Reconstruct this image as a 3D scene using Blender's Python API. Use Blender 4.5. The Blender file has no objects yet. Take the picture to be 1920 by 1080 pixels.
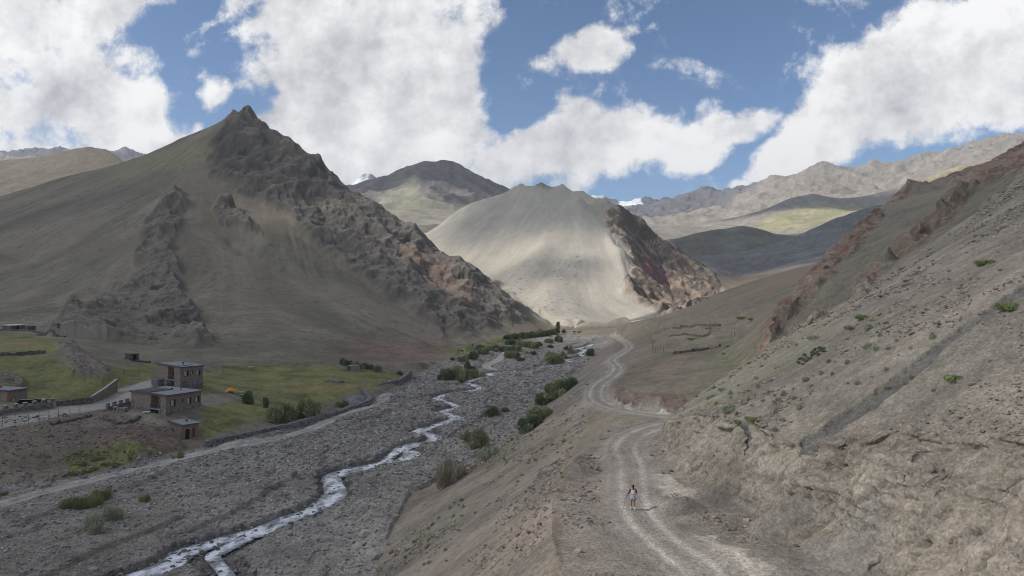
import bpy, math, random
import numpy as np
C = bpy.context.scene
# ------------------------------------------------------------------ camera, world, sun, exposure
F = 1300.0; CZ = 32.0                      # focal length in photo pixels, camera height above the river bed
cd = bpy.data.cameras.new('camera'); cam = bpy.data.objects.new('camera', cd); C.collection.objects.link(cam)
cam.location = (0, 0, CZ); cam.rotation_euler = (math.pi/2, 0, 0)
cd.sensor_width = 36; cd.lens = 36*F/1920; cd.clip_start = 0.5; cd.clip_end = 60000
C.camera = cam
C.view_settings.view_transform = 'Standard'; C.view_settings.look = 'None'
C.view_settings.exposure = 0.0; C.view_settings.gamma = 1
SUN_EL, SUN_AZ = math.radians(43), math.radians(-100)      # azimuth from +Y, negative = left
SUNV = np.array([math.sin(SUN_AZ)*math.cos(SUN_EL), math.cos(SUN_AZ)*math.cos(SUN_EL), math.sin(SUN_EL)])
sd = bpy.data.lights.new('sun', 'SUN'); sd.energy = 3.4; sd.angle = math.radians(0.5); sd.color = (1, .955, .89)
so = bpy.data.objects.new('sun', sd); C.collection.objects.link(so)
so.rotation_euler = (math.pi/2 - SUN_EL, 0, math.pi - SUN_AZ + math.pi) 
from mathutils import Vector
so.rotation_euler = Vector(SUNV.tolist()).to_track_quat('Z', 'Y').to_euler()
SKY = 0.1
C.cycles.filter_width = 1.0
# ------------------------------------------------------------------ sky with clouds (world)
W = bpy.data.worlds.new('World'); C.world = W; W.use_nodes = True; nt = W.node_tree; L = nt.links.new
bg = nt.nodes['Background']; bg.inputs['Strength'].default_value = SKY
sky = nt.nodes.new('ShaderNodeTexSky'); sky.sky_type = 'NISHITA'; sky.sun_disc = False; sky.sun_elevation = SUN_EL; sky.sun_rotation = SUN_AZ
sky.altitude = 3500; sky.air_density = 1.0; sky.dust_density = .6; sky.ozone_density = 1.5
tc = nt.nodes.new('ShaderNodeTexCoord')
def mth(op, a, b=None, c=None, clamp=False):
    n = nt.nodes.new('ShaderNodeMath'); n.operation = op; n.use_clamp = clamp
    for i, v in enumerate((a, b, c)):
        if v is None: continue
        if isinstance(v, (int, float)): n.inputs[i].default_value = v
        else: L(v, n.inputs[i])
    return n.outputs[0]
sep = nt.nodes.new('ShaderNodeSeparateXYZ'); L(tc.outputs['Generated'], sep.inputs[0])
yy = mth('MAXIMUM', mth('ABSOLUTE', sep.outputs['Y']), .04)          # clouds repeat behind the viewer
sx = mth('DIVIDE', sep.outputs['X'], yy); sz = mth('DIVIDE', sep.outputs['Z'], yy)
cv = nt.nodes.new('ShaderNodeCombineXYZ'); L(sx, cv.inputs[0]); L(sz, cv.inputs[1])
def noise(scale, detail, rough, off, vec=None, dist=0.0, lac=2.0):
    mp = nt.nodes.new('ShaderNodeMapping'); mp.inputs['Location'].default_value = off; L(vec or cv.outputs[0], mp.inputs[0])
    n = nt.nodes.new('ShaderNodeTexNoise'); n.inputs['Scale'].default_value = scale; n.inputs['Detail'].default_value = detail; n.inputs['Roughness'].default_value = rough; n.inputs['Distortion'].default_value = dist; n.inputs['Lacunarity'].default_value = lac
    L(mp.outputs[0], n.inputs['Vector']); return n
wn = noise(3.2, 4, .6, (3.1, 1.7, 0)); 
wv = nt.nodes.new('ShaderNodeVectorMath'); wv.operation = 'MULTIPLY_ADD'; L(wn.outputs['Color'], wv.inputs[0]); wv.inputs[1].default_value = (.09, .09, 0)
ofs = nt.nodes.new('ShaderNodeVectorMath'); ofs.operation = 'SUBTRACT'; L(cv.outputs[0], ofs.inputs[0]); ofs.inputs[1].default_value = (.045, .045, 0); L(ofs.outputs[0], wv.inputs[2])
BL = [(90, 60, 210, 100, 10, 1.2), (60, 250, 140, 110, 0, 1.0), (170, 200, 140, 110, 25, 1.1), (270, 210, 110, 70, 40, 1.0), (380, 150, 90, 45, 50, .6), (300, 270, 120, 60, 0, .8), (200, 20, 160, 70, 0, .8),
 (640, 60, 230, 150, -10, 1.4), (720, 180, 200, 150, 0, 1.4), (600, 230, 150, 150, 20, 1.1), (700, 300, 190, 80, 0, 1.1), (850, 230, 110, 90, 0, 1.0), (480, 40, 110, 60, 20, .7), (880, 100, 80, 90, 0, .8), (900, 50, 60, 60, 0, .5), (520, 190, 60, 50, 0, .7),
 (1110, 95, 75, 50, 0, 1.0), (1180, 60, 60, 14, -15, .35), (1040, 130, 50, 30, 0, .45), (1030, 40, 40, 60, 20, .3),
 (960, 300, 130, 70, 0, 1.0), (1080, 275, 140, 75, -10, 1.2), (1200, 265, 120, 70, -15, 1.2), (1300, 270, 120, 55, -12, 1.1), (1400, 245, 95, 36, -20, .95), (1080, 345, 70, 40, -30, .6), (1240, 215, 30, 30, 0, .6), (1330, 215, 40, 35, 0, .5),
 (1470, 310, 80, 50, -30, 1.0), (1560, 250, 110, 80, -30, 1.1), (1650, 190, 130, 110, -30, 1.2), (1760, 110, 150, 110, -20, 1.3), (1880, 90, 160, 110, -15, 1.3), (1750, 220, 170, 60, -20, 1.0), (1880, 160, 120, 80, 0, 1.0), (1800, 260, 60, 25, -20, .6), (2050, 60, 200, 160, 0, 1.2), (-100, 120, 200, 200, 0, 1.0), (1380, 355, 30, 10, 0, .4), (880, 350, 120, 40, 10, .8)]
den = None
for (px, py, rx, ry, rot, wgt) in BL:
    mp = nt.nodes.new('ShaderNodeMapping'); mp.vector_type = 'TEXTURE'
    mp.inputs['Location'].default_value = ((px-960)/F, (540-py)/F, 0); mp.inputs['Rotation'].default_value = (0, 0, -math.radians(rot)); mp.inputs['Scale'].default_value = (rx*1.2/F, ry*1.2/F, 1)
    L(wv.outputs[0], mp.inputs[0])
    dt = nt.nodes.new('ShaderNodeVectorMath'); dt.operation = 'DOT_PRODUCT'; L(mp.outputs[0], dt.inputs[0]); L(mp.outputs[0], dt.inputs[1])
    v = mth('MULTIPLY', mth('MAXIMUM', mth('SUBTRACT', 1.0, dt.outputs['Value']), 0), wgt)
    den = v if den is None else mth('MAXIMUM', den, v) if False else mth('SMOOTH_MAX', den, v, .12)
den = mth('MINIMUM', den, 1.0)
for (px, py, rx, ry, rot, wgt) in [(270, 40, 75, 26, -25, 1.0), (430, 105, 70, 34, -20, 1.1), (85, 112, 40, 16, -10, .7), (45, 160, 40, 18, 0, .7), (330, 215, 30, 45, 20, .9), (460, 190, 60, 22, -40, .7), (75, 255, 60, 22, 0, .7), (430, 25, 50, 14, -30, .6), (150, 150, 40, 14, 20, .5), (930, 190, 30, 40, 0, .9), (800, 20, 40, 20, 0, .5), (1000, 225, 60, 16, 0, .8), (930, 120, 30, 40, 10, .7)]:
    mp = nt.nodes.new('ShaderNodeMapping'); mp.vector_type = 'TEXTURE'
    mp.inputs['Location'].default_value = ((px-960)/F, (540-py)/F, 0); mp.inputs['Rotation'].default_value = (0, 0, -math.radians(rot)); mp.inputs['Scale'].default_value = (rx*1.75/F, ry*1.75/F, 1)
    L(wv.outputs[0], mp.inputs[0]); dt = nt.nodes.new('ShaderNodeVectorMath'); dt.operation = 'DOT_PRODUCT'; L(mp.outputs[0], dt.inputs[0]); L(mp.outputs[0], dt.inputs[1])
    den = mth('SUBTRACT', den, mth('MULTIPLY', mth('MAXIMUM', mth('SUBTRACT', 1.0, dt.outputs['Value']), 0), wgt*.62))
upz = nt.nodes.new('ShaderNodeMapRange'); L(sz, upz.inputs['Value']); upz.inputs['From Min'].default_value = .43; upz.inputs['From Max'].default_value = .8; upz.inputs['To Max'].default_value = .18   # broken cloud overhead
den = mth('ADD', den, upz.outputs[0])
n1 = noise(7.5, 12, .66, (0, 0, .3)); n2 = noise(3.0, 6, .6, (5, 2, 0)); n3 = noise(14, 8, .66, (.05, -.05, 2.0), wv.outputs[0]); n4 = noise(4.2, 5, .55, (2, 7, 1.0), wv.outputs[0])
dd = mth('ADD', mth('MULTIPLY', den, 1.0), mth('MULTIPLY', mth('SUBTRACT', n1.outputs['Fac'], .5), 2.9))
alpha = nt.nodes.new('ShaderNodeMapRange'); alpha.interpolation_type = 'SMOOTHSTEP'; L(dd, alpha.inputs['Value']); alpha.inputs['From Min'].default_value = .16; alpha.inputs['From Max'].default_value = .66
# tone: relief lit from the upper left, bright rims, grey thick middles
n1b = noise(7.5, 12, .66, (-.028, .024, .3)); n2b = noise(3.0, 5, .55, (5-.07, 2.06, 0))
thick = nt.nodes.new('ShaderNodeMapRange'); L(dd, thick.inputs['Value']); thick.inputs['From Min'].default_value = .3; thick.inputs['From Max'].default_value = 1.5
tone = mth('MULTIPLY', thick.outputs[0], -.30)
tone = mth('ADD', tone, mth('MULTIPLY', mth('SUBTRACT', n1.outputs['Fac'], n1b.outputs['Fac']), 2.3))
tone = mth('ADD', tone, mth('MULTIPLY', mth('SUBTRACT', n2.outputs['Fac'], n2b.outputs['Fac']), 2.4))
tone = mth('ADD', tone, mth('MULTIPLY', mth('SUBTRACT', n3.outputs['Fac'], .5), .5))
tone = mth('ADD', tone, mth('MULTIPLY', mth('SUBTRACT', n4.outputs['Fac'], .5), .7))
tone = mth('ADD', tone, .82, clamp=True)
cr = nt.nodes.new('ShaderNodeValToRGB'); L(tone, cr.inputs[0]); cr.color_ramp.elements[0].color = (5.2, 5.25, 5.6, 1); cr.color_ramp.elements[1].color = (11.0, 10.9, 10.8, 1)
cr.color_ramp.elements[0].position = 0; cr.color_ramp.elements[1].position = .95
tint = nt.nodes.new('ShaderNodeMix'); tint.data_type = 'RGBA'; tint.blend_type = 'MULTIPLY'; tint.inputs[0].default_value = 1; L(sky.outputs[0], tint.inputs[6]); tint.inputs[7].default_value = (1.08, 1.22, 1.30, 1)
mixc = nt.nodes.new('ShaderNodeMix'); mixc.data_type = 'RGBA'; L(alpha.outputs[0], mixc.inputs[0]); L(tint.outputs[2], mixc.inputs[6]); L(cr.outputs[0], mixc.inputs[7])
L(mixc.outputs[2], bg.inputs['Color'])
W.cycles.sampling_method = 'MANUAL'; W.cycles.sample_map_resolution = 512

# ------------------------------------------------------------------ unseen clouds added beside the view to lay shade on the valley
def shade_cloud(name, gx, gy, rx, ry, T, seed, soft=.75):
    H_ = 2500.0; px_, py_ = gx+SUNV[0]/SUNV[2]*H_, gy+SUNV[1]/SUNV[2]*H_
    import bmesh
    bm = bmesh.new(); bmesh.ops.create_icosphere(bm, subdivisions=5, radius=1)
    from mathutils import noise as mn
    for v in bm.verts:
        c = v.co.copy(); r = (abs(c.x)**3+abs(c.y)**3)**(1/3); r2 = math.hypot(c.x, c.y)
        k_ = r2/r if r > 1e-6 else 1
        n_ = mn.fractal(Vector((c.x*2.2+seed, c.y*2.2, c.z*2.2)), 1, 2, 5)
        v.co = Vector((c.x*k_*rx*1.12, c.y*k_*ry*1.12, (c.z*70 if c.z > 0 else c.z*25)*(1+.6*n_)+18*n_))
    me = bpy.data.meshes.new(name); bm.to_mesh(me); bm.free(); me.shade_smooth()
    o = bpy.data.objects.new(name, me); C.collection.objects.link(o); o.location = (px_, py_, H_); o['kind'] = 'structure'
    m = bpy.data.materials.new('cloud vapour'); m.use_nodes = True; t = m.node_tree; t.nodes.clear(); LL = t.links.new
    def n(k, **kw):
        q = t.nodes.new(k)
        for a, b in kw.items(): setattr(q, a, b)
        return q
    tcn = n('ShaderNodeTexCoord'); sp = n('ShaderNodeSeparateXYZ'); LL(tcn.outputs['Object'], sp.inputs[0])
    def mm(op, a, b=None):
        q = n('ShaderNodeMath', operation=op)
        for i, v in enumerate((a, b)):
            if v is None: continue
            if isinstance(v, (int, float)): q.inputs[i].default_value = v
            else: LL(v, q.inputs[i])
        return q.outputs[0]
    ax = mm('POWER', mm('ABSOLUTE', mm('DIVIDE', sp.outputs[0], rx)), 3.0); ay = mm('POWER', mm('ABSOLUTE', mm('DIVIDE', sp.outputs[1], ry)), 3.0)
    r = mm('POWER', mm('ADD', ax, ay), 1/3); ns = n('ShaderNodeTexNoise'); LL(tcn.outputs['Object'], ns.inputs['Vector']); ns.inputs['Scale'].default_value = .012; ns.inputs['Detail'].default_value = 5
    rr = mm('ADD', r, mm('MULTIPLY', mm('SUBTRACT', ns.outputs['Fac'], .5), .5))
    mr = n('ShaderNodeMapRange', interpolation_type='SMOOTHSTEP'); LL(rr, mr.inputs['Value']); mr.inputs['From Min'].default_value = soft; mr.inputs['From Max'].default_value = 1.05
    mr.inputs['To Min'].default_value = 1-math.sqrt(T); mr.inputs['To Max'].default_value = 0
    tr = n('ShaderNodeBsdfTransparent'); df = n('ShaderNodeBsdfDiffuse'); df.inputs[0].default_value = (.9, .9, .92, 1); tl = n('ShaderNodeBsdfTranslucent'); tl.inputs[0].default_value = (.8, .8, .82, 1)
    m1 = n('ShaderNodeMixShader'); m1.inputs[0].default_value = .4; LL(df.outputs[0], m1.inputs[1]); LL(tl.outputs[0], m1.inputs[2])
    m2 = n('ShaderNodeMixShader'); LL(mr.outputs[0], m2.inputs[0]); LL(tr.outputs[0], m2.inputs[1]); LL(m1.outputs[0], m2.inputs[2])
    ou = n('ShaderNodeOutputMaterial'); LL(m2.outputs[0], ou.inputs['Surface']); me.materials.append(m)
shade_cloud('unseen_cloud', -420, 250, 440, 330, .16, 1, .9)
shade_cloud('unseen_cloud', -430, 640, 415, 130, .16, 2, .8)
shade_cloud('unseen_cloud', 330, 210, 330, 260, .34, 3, .8)
shade_cloud('unseen_cloud', 165, 875, 200, 115, .15, 4, .35)
shade_cloud('unseen_cloud', 30, 690, 70, 48, .25, 8, .15)
shade_cloud('unseen_cloud', 720, 1280, 480, 450, .06, 5, .8)
shade_cloud('unseen_cloud', 1420, 2600, 420, 190, .05, 6, .7)
shade_cloud('unseen_cloud', 120, 2600, 560, 300, .25, 7, .6)
# ------------------------------------------------------------------ helpers
def bedz(d): return 0.008*max(0.0, d-100)
def S(px, py, d):                      # a point on the sight line of a pixel, at a known forward distance
    return ((px-960)/F*d, d, CZ-(py-540)/F*d)
def G(px, py, z):                      # the same, at a known height
    return S(px, py, (CZ-z)*F/(py-540))
def GB(px, py):                        # on the river bed
    d = 150
    for _ in range(12): d = (CZ-bedz(d))*F/(py-540)
    return S(px, py, d)
def B(px, d, z): return ((px-960)/F*d, d, z)
rs = np.random.RandomState(7)
_P = rs.permutation(4096).astype(np.int64); _GA = rs.rand(4096)*2*np.pi
_GX, _GY = np.cos(_GA), np.sin(_GA)
def perlin(x, y, seed=0):
    xi = np.floor(x).astype(np.int64); yi = np.floor(y).astype(np.int64); fx = x-xi; fy = y-yi
    def h(a, b): return _P[(_P[(a+seed*131) & 4095] + b) & 4095]
    def gd(a, b, dx, dy):
        k = h(a, b); return _GX[k]*dx+_GY[k]*dy
    u = fx*fx*fx*(fx*(fx*6-15)+10); v = fy*fy*fy*(fy*(fy*6-15)+10)
    a = gd(xi, yi, fx, fy); b = gd(xi+1, yi, fx-1, fy); c = gd(xi, yi+1, fx, fy-1); e = gd(xi+1, yi+1, fx-1, fy-1)
    return 1.45*((a+(b-a)*u)*(1-v)+(c+(e-c)*u)*v)
def fbm(x, y, s, n=4, seed=0, g=.5):
    r = 0; a = 1; t = 0
    for i in range(n): r = r+a*perlin(x/s+i*17.3, y/s-i*9.1, seed+i); t += a; a *= g; s *= .5
    return r/t
def ridged(x, y, s, n=4, seed=0, g=.5):
    r = 0; a = 1; t = 0
    for i in range(n): r = r+a*(1-2*np.abs(perlin(x/s+i*11.7, y/s+i*5.3, seed+i))); t += a; a *= g; s *= .5
    return r/t
def sstep(a, b, x):
    t = np.clip((x-a)/(b-a), 0, 1); return t*t*(3-2*t)

# ------------------------------------------------------------------ the lie of the land: crest, foot and path lines in 3D
bedL = [GB(-500, 955), GB(-200, 925), GB(0, 906), GB(130, 900), GB(250, 872), GB(330, 852), GB(385, 842), GB(560, 801), GB(690, 763), GB(700, 748), GB(765, 714), GB(800, 692), GB(870, 664), GB(950, 643), GB(1040, 631)]
bedR = [(-22, 24, 0), (-19, 45, 0), (-17, 62, 0), GB(700, 1080), GB(735, 990), GB(768, 925), GB(830, 905), GB(900, 852), GB(975, 806), GB(1030, 752), GB(1085, 700), GB(1118, 662), GB(1138, 640)]
road_near = [(7.6, 20, 17.2), G(1330, 1100, 17.2), G(1270, 1040, 17.2), G(1215, 990, 17.2), G(1186, 945, 17.2), G(1183, 905, 17.2), G(1180, 865, 17.2), G(1170, 842, 17.1), G(1184, 820, 17), G(1215, 805, 17), G(1245, 797, 17), G(1275, 790, 16.9), G(1262, 782, 16.8), G(1200, 774, 16.4), G(1150, 764, 16), G(1118, 748, 15.5), G(1122, 722, 15), G(1150, 703, 14), G(1157, 688, 13.2), G(1146, 675, 12.2), G(1165, 662, 11), G(1180, 650, 9.5), G(1166, 638, 7), G(1149, 629, 5.2)]
CURVES = [bedL, bedR,
 [GB(480, 1300), GB(500, 1080), GB(700, 860), GB(900, 720), GB(1040, 660)],
 [GB(0, 1080), GB(200, 950), GB(500, 830), GB(760, 720)],
 [GB(1085, 636), B(1075, 470, 3.0), B(1100, 520, 4)],
 # near bench: outer edge, inner foot of the cut
 [(4.5, 20, 17.3), (2.6, 34, 17.5), G(1035, 1010, 17.4), G(1035, 940, 17.2), G(1062, 882, 17.0), G(1092, 850, 16.7), G(1150, 808, 16.3)],
 [(13.5, 20, 17.4), S(1760, 1180, 30), G(1600, 1060, 17.3), G(1490, 1010, 17.2), G(1400, 965, 17.2), G(1330, 925, 17.3), G(1290, 903, 17.3), G(1235, 862, 17.3), G(1222, 838, 17.3), G(1240, 806, 17.3)],
 # cut top
 [S(2600, 960, 20), S(2200, 850, 30), S(1920, 812, 35), S(1800, 822, 38), S(1700, 806, 41), S(1600, 822, 43.5), S(1500, 834, 46), S(1440, 822, 48), S(1390, 798, 52), S(1300, 782, 60), S(1258, 786, 66), S(1245, 789, 70)],
 # near scree rib
 [S(1245, 789, 70), S(1330, 730, 72), S(1440, 655, 76), S(1520, 612, 79), S(1600, 562, 83), S(1720, 482, 89), S(1800, 425, 93), S(1870, 367, 97), S(1920, 327, 100), S(2100, 200, 108), S(2300, 60, 116)],
 [(24, 24, 26.5), (60, 34, 48)], [(47, 50, 38.5), (31, 42, 29), (31, 60, 29), (60, 62, 46), (80, 84, 58.5)],
 # behind the rib, foot of the red slope
 [S(1300, 772, 84), S(1360, 725, 90), S(1430, 672, 98), S(1520, 640, 108), (60, 112, 37), (85, 118, 52)],
 # red rib
 [S(1424, 648, 104), S(1450, 610, 112), S(1500, 538, 125), S(1570, 466, 142), S(1640, 402, 158), S(1700, 362, 168), S(1760, 336, 178), S(1800, 330, 180), S(1850, 315, 184), S(1920, 272, 198), S(2200, 120, 230)],
 # behind the red rib
 [B(1480, 210, 30), B(1560, 260, 40), B(1640, 300, 48), B(1750, 330, 60), B(1950, 350, 80), B(2250, 380, 140)],
 # far bank road cut and the terrace above
 [G(1262, 760, 18.0), G(1220, 742, 18.2), G(1160, 738, 17.9), G(1148, 720, 17.2), G(1170, 704, 16.2), G(1190, 680, 15.5)],
 [G(1300, 730, 18.8), G(1300, 700, 18.8), G(1250, 680, 16.9), G(1215, 655, 15.6)], [G(1400, 690, 20.5), G(1330, 660, 17.8), G(1260, 630, 16.8)],
 [G(1420, 640, 21), G(1380, 610, 21.5), G(1300, 605, 19)],
 # shoulder skyline
 [S(1152, 626, 402), S(1158, 612, 396), S(1178, 604, 370), S(1260, 596, 350), S(1300, 575, 350), S(1350, 547, 355), S(1400, 530, 360), S(1460, 511, 372), S(1530, 494, 385), S(1620, 470, 395), S(1800, 420, 420), S(2200, 300, 450)],
 # river past the shoulder
 [B(1120, 500, 3.6), B(1180, 490, 4), B(1260, 480, 6), B(1400, 520, 12), B(1560, 600, 28), B(1800, 700, 60), B(2200, 800, 120)],
 # left village ground
 [G(-500, 870, 4), G(0, 838, 4.0), G(120, 828, 3.4), G(230, 822, 3.0), G(300, 838, 1.4)],
 [G(-500, 830, 5.5), G(0, 794, 5.8), G(100, 776, 5.6), G(190, 766, 5.2), G(240, 768, 4.6), G(320, 790, 3.2)],
 [G(0, 765, 7.4), G(100, 755, 6.4), G(180, 745, 6.0), G(225, 732, 6.6), G(290, 716, 8.0)],
 [S(250, 764, 149), S(300, 778, 146), S(375, 757, 154), S(300, 745, 162)],
 [S(287, 724, 169), S(330, 733, 166), S(376, 719, 175)],
 [S(305, 822, 140), S(350, 826, 139.5), S(371, 818, 143)],
 [G(420, 832, 1.2), G(560, 795, 1.2), G(680, 760, 1.6), G(690, 742, 2.0), G(755, 710, 2.4)],
 [G(440, 745, 3.2), G(560, 742, 3.0), G(680, 722, 3.2), G(740, 704, 3.4)], [G(480, 780, 2.2), G(600, 770, 2.0)],
 [G(400, 700, 6.2), G(520, 690, 5.6), G(640, 688, 5.2), G(730, 690, 4.4)],
 [G(-300, 730, 9), G(0, 722, 9), G(100, 735, 8)], [G(-300, 690, 12), G(0, 682, 12.4), G(90, 665, 13.4)],
 [G(-300, 665, 13.5), G(0, 664, 13.8), G(90, 655, 14.2)], [G(-300, 628, 15), G(0, 622, 15.4), G(100, 632, 15.2)],
 [G(110, 640, 16.0), G(150, 668, 13.6), G(190, 695, 10.6), G(210, 712, 8.8)], [G(230, 690, 9.8), G(300, 682, 9)],
 # left mountain foot
 [B(-500, 330, 26), S(0, 602, 300), S(100, 620, 262), G(160, 642, 14.5), G(230, 668, 11.0), G(300, 670, 10), G(400, 672, 8.6), G(500, 674, 7.6), G(600, 684, 6.4), G(700, 682, 5.6), G(800, 678, 4.0), G(860, 660, 3.6), G(940, 640, 3.6), G(1000, 628, 3.9), S(1030, 618, 476)],
 # left mountain crest
 [S(-600, 540, 600), S(-300, 455, 640), S(-100, 396, 660), S(0, 368, 670), S(60, 350, 670), S(120, 331, 670), S(200, 313, 665), S(270, 291, 660), S(330, 263, 655), S(400, 233, 652), S(440, 211, 650), S(466, 208, 648), S(500, 236, 640), S(550, 268, 625), S(600, 311, 610), S(640, 351, 596), S(700, 386, 575), S(760, 417, 555), S(800, 456, 540), S(850, 481, 525), S(900, 521, 508), S(950, 561, 492), S(1000, 599, 482), S(1030, 618, 476)],
 # edge of the rock face
 [S(466, 208, 648), S(412, 252, 625), S(385, 300, 595), S(440, 352, 560), S(500, 392, 530), S(560, 432, 500), S(640, 492, 462), S(700, 540, 430), S(760, 580, 404), S(830, 628, 376), S(870, 650, 360)],
 [S(430, 460, 470), S(560, 540, 400), S(660, 612, 350), S(760, 655, 320)],
 # front rocky spur
 [S(328, 362, 505), S(300, 400, 478), S(272, 450, 446), S(268, 500, 418), S(262, 550, 382), S(230, 590, 338), S(185, 606, 300)],
 [S(425, 388, 515), S(470, 430, 480)],
 [S(60, 500, 440), S(0, 480, 460)], [S(-300, 560, 400), S(0, 560, 370)], [S(140, 540, 380), S(120, 590, 310)],
 # behind the left mountain
 [B(-600, 900, 20), B(-300, 860, 60), B(0, 850, 125), B(150, 850, 130), B(300, 850, 120), B(500, 850, 60), B(700, 800, 45), B(850, 720, 34), B(900, 640, 22), B(960, 580, 10), B(1035, 520, 5)],
 [S(-300, 330, 1150), S(0, 300, 1150), S(60, 295, 1150), S(110, 285, 1140), S(165, 273, 1130), S(200, 280, 1110), S(225, 297, 1080), S(280, 345, 1040), S(330, 400, 1010), S(500, 500, 980)],
 # next valley, green apron and the far mountain
 [B(-600, 1400, 60), B(0, 1400, 130), B(300, 1350, 110), B(600, 1250, 90), B(760, 1180, 105), B(860, 1150, 115)],
 [S(690, 395, 1700), S(760, 400, 1600), S(830, 398, 1700), S(870, 400, 1800)],
 [S(780, 424, 1300), S(830, 420, 1350)],
 [S(560, 440, 2300), S(660, 372, 2450), S(690, 352, 2500), S(740, 335, 2550), S(790, 318, 2600), S(820, 313, 2600), S(860, 321, 2620), S(900, 336, 2640), S(950, 357, 2650), S(1000, 385, 2650), S(1080, 430, 2600)],
 [S(800, 322, 2580), S(785, 350, 2300), S(800, 380, 2000)], [S(870, 335, 2560), S(850, 370, 2250), S(830, 392, 1950)],
 [S(905, 345, 2600), S(880, 375, 2250)],
 # centre hill
 [S(700, 470, 930), S(795, 431, 930), S(850, 400, 920), S(900, 376, 905), S(960, 353, 890), S(1015, 347, 880), S(1050, 356, 870), S(1090, 368, 860), S(1140, 386, 840), S(1165, 396, 838), S(1200, 426, 852), S(1250, 462, 850), S(1300, 498, 820), S(1340, 527, 780), S(1360, 548, 755), S(1375, 565, 740)],
 [S(1165, 396, 838), S(1150, 432, 770), S(1168, 470, 722), S(1188, 520, 664), S(1182, 560, 622), S(1222, 597, 575)],
 [S(1185, 414, 840), S(1204, 450, 832), S(1222, 490, 805), S(1246, 540, 755), S(1280, 590, 690)],
 [S(1030, 618, 500), S(1065, 621, 505), S(1130, 624, 515), S(1180, 612, 540), B(1235, 570, 7), B(1290, 660, 12), B(1345, 710, 18), B(1385, 720, 22)],
 [B(700, 1100, 110), B(850, 1100, 120), B(1000, 1150, 110), B(1150, 1100, 90), B(1300, 950, 60), B(1390, 820, 40), B(1500, 740, 42)],
 # grey badlands
 [S(1340, 545, 900), S(1385, 520, 960), S(1430, 482, 1020), S(1500, 441, 1080), S(1560, 411, 1120), S(1640, 385, 1160), S(1750, 370, 1200), S(1950, 340, 1250), S(2300, 250, 1300)],
 [S(1420, 515, 900), S(1540, 480, 930), S(1700, 440, 960)], [S(1480, 490, 960), S(1560, 440, 1040)],
 [B(1250, 1280, 60), B(1400, 1300, 70), B(1550, 1350, 110), B(1700, 1400, 140), B(2200, 1500, 240)],
 [S(1180, 500, 1500), S(1262, 458, 1600), S(1330, 437, 1640), S(1390, 423, 1650), S(1430, 432, 1650), S(1470, 450, 1620), S(1540, 455, 1640), S(1650, 450, 1640), S(1850, 420, 1640)],
 [S(1270, 490, 1450), S(1400, 480, 1480)],
 [B(1200, 1950, 110), B(1350, 1950, 130), B(1500, 1950, 170), B(1700, 2000, 240)],
 # green hill
 [S(1330, 448, 2200), S(1400, 415, 2380), S(1440, 393, 2440), S(1480, 375, 2500), S(1525, 364, 2540), S(1570, 374, 2520), S(1615, 392, 2480), S(1680, 420, 2450)],
 [S(1440, 430, 2150), S(1530, 420, 2150), S(1600, 405, 2200)],
 [S(1690, 355, 1500), S(1740, 334, 1560), S(1790, 318, 1600), S(1850, 306, 1640), S(1960, 290, 1700)],
 [B(1150, 3000, 200), B(1300, 2900, 250), B(1500, 2900, 330), B(1700, 2600, 420), B(2000, 2500, 500)],
 [S(1230, 430, 3100), S(1320, 420, 3100), S(1370, 412, 3100)],
 # right range and the blue head of the valley
 [S(1100, 420, 5600), S(1190, 402, 5600), S(1240, 405, 5300), S(1262, 392, 5200), S(1300, 366, 5100), S(1325, 360, 5000), S(1350, 370, 4900), S(1400, 358, 4800), S(1440, 345, 4700), S(1490, 331, 4600), S(1550, 316, 4500), S(1600, 319, 4450), S(1680, 312, 4400), S(1740, 299, 4350), S(1800, 286, 4300), S(1870, 268, 4250), S(1920, 259, 4200), S(2000, 240, 4150), S(2300, 180, 4100)],
 [S(1325, 360, 5000), S(1290, 410, 4300), S(1250, 430, 3600)], [S(1440, 345, 4700), S(1380, 390, 4000), S(1330, 425, 3400)],
 [S(1550, 316, 4500), S(1520, 350, 4000), S(1440, 400, 3500)], [S(1600, 319, 4450), S(1640, 360, 3800), S(1690, 388, 3300)],
 [S(1740, 299, 4350), S(1720, 335, 3900), S(1700, 360, 3400)], [S(1870, 268, 4250), S(1810, 300, 3900), S(1790, 320, 3500)],
 [S(1580, 345, 4100), S(1560, 370, 3600)], [S(1670, 340, 4100), S(1620, 370, 3500)],
 [B(500, 3600, 250), B(800, 3600, 400), B(1000, 3600, 330), B(1120, 4200, 350)],
 [S(600, 420, 6900), S(650, 366, 6950), S(668, 338, 7000), S(686, 326, 7000), S(705, 338, 7000), S(740, 368, 6950), S(850, 420, 6900)], [S(630, 400, 6600), S(666, 356, 6700), S(690, 346, 6700), S(735, 382, 6600)], [S(640, 372, 7300), S(686, 336, 7250), S(730, 364, 7300)],
 [S(1000, 430, 6800), S(1090, 372, 7000), S(1120, 374, 7000), S(1160, 384, 7000), S(1190, 392, 6900)],
 [S(1185, 388, 6200), S(1200, 380, 6200), S(1225, 378, 6200), S(1245, 376, 6200), S(1262, 383, 6200), S(1290, 400, 6100)],
 [S(1150, 383, 8400), S(1200, 381, 8400), S(1260, 378, 8400), S(1285, 386, 8400)],
 [S(-600, 340, 5000), S(-200, 300, 5000), S(0, 293, 5000), S(60, 290, 5000), S(110, 286, 5000), S(160, 292, 5000), S(240, 288, 5000), S(290, 296, 5000), S(400, 330, 5000)],
 [B(-600, 7000, 300), B(0, 7000, 300), B(400, 7800, 300)], [B(500, 10000, 400), B(900, 10000, 400), B(1400, 10000, 400), B(2200, 10000, 400)],
]
U0, U1 = -0.96, 0.96; D0, D1 = 19.0, 10500.0
cu = 0.0050
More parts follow.
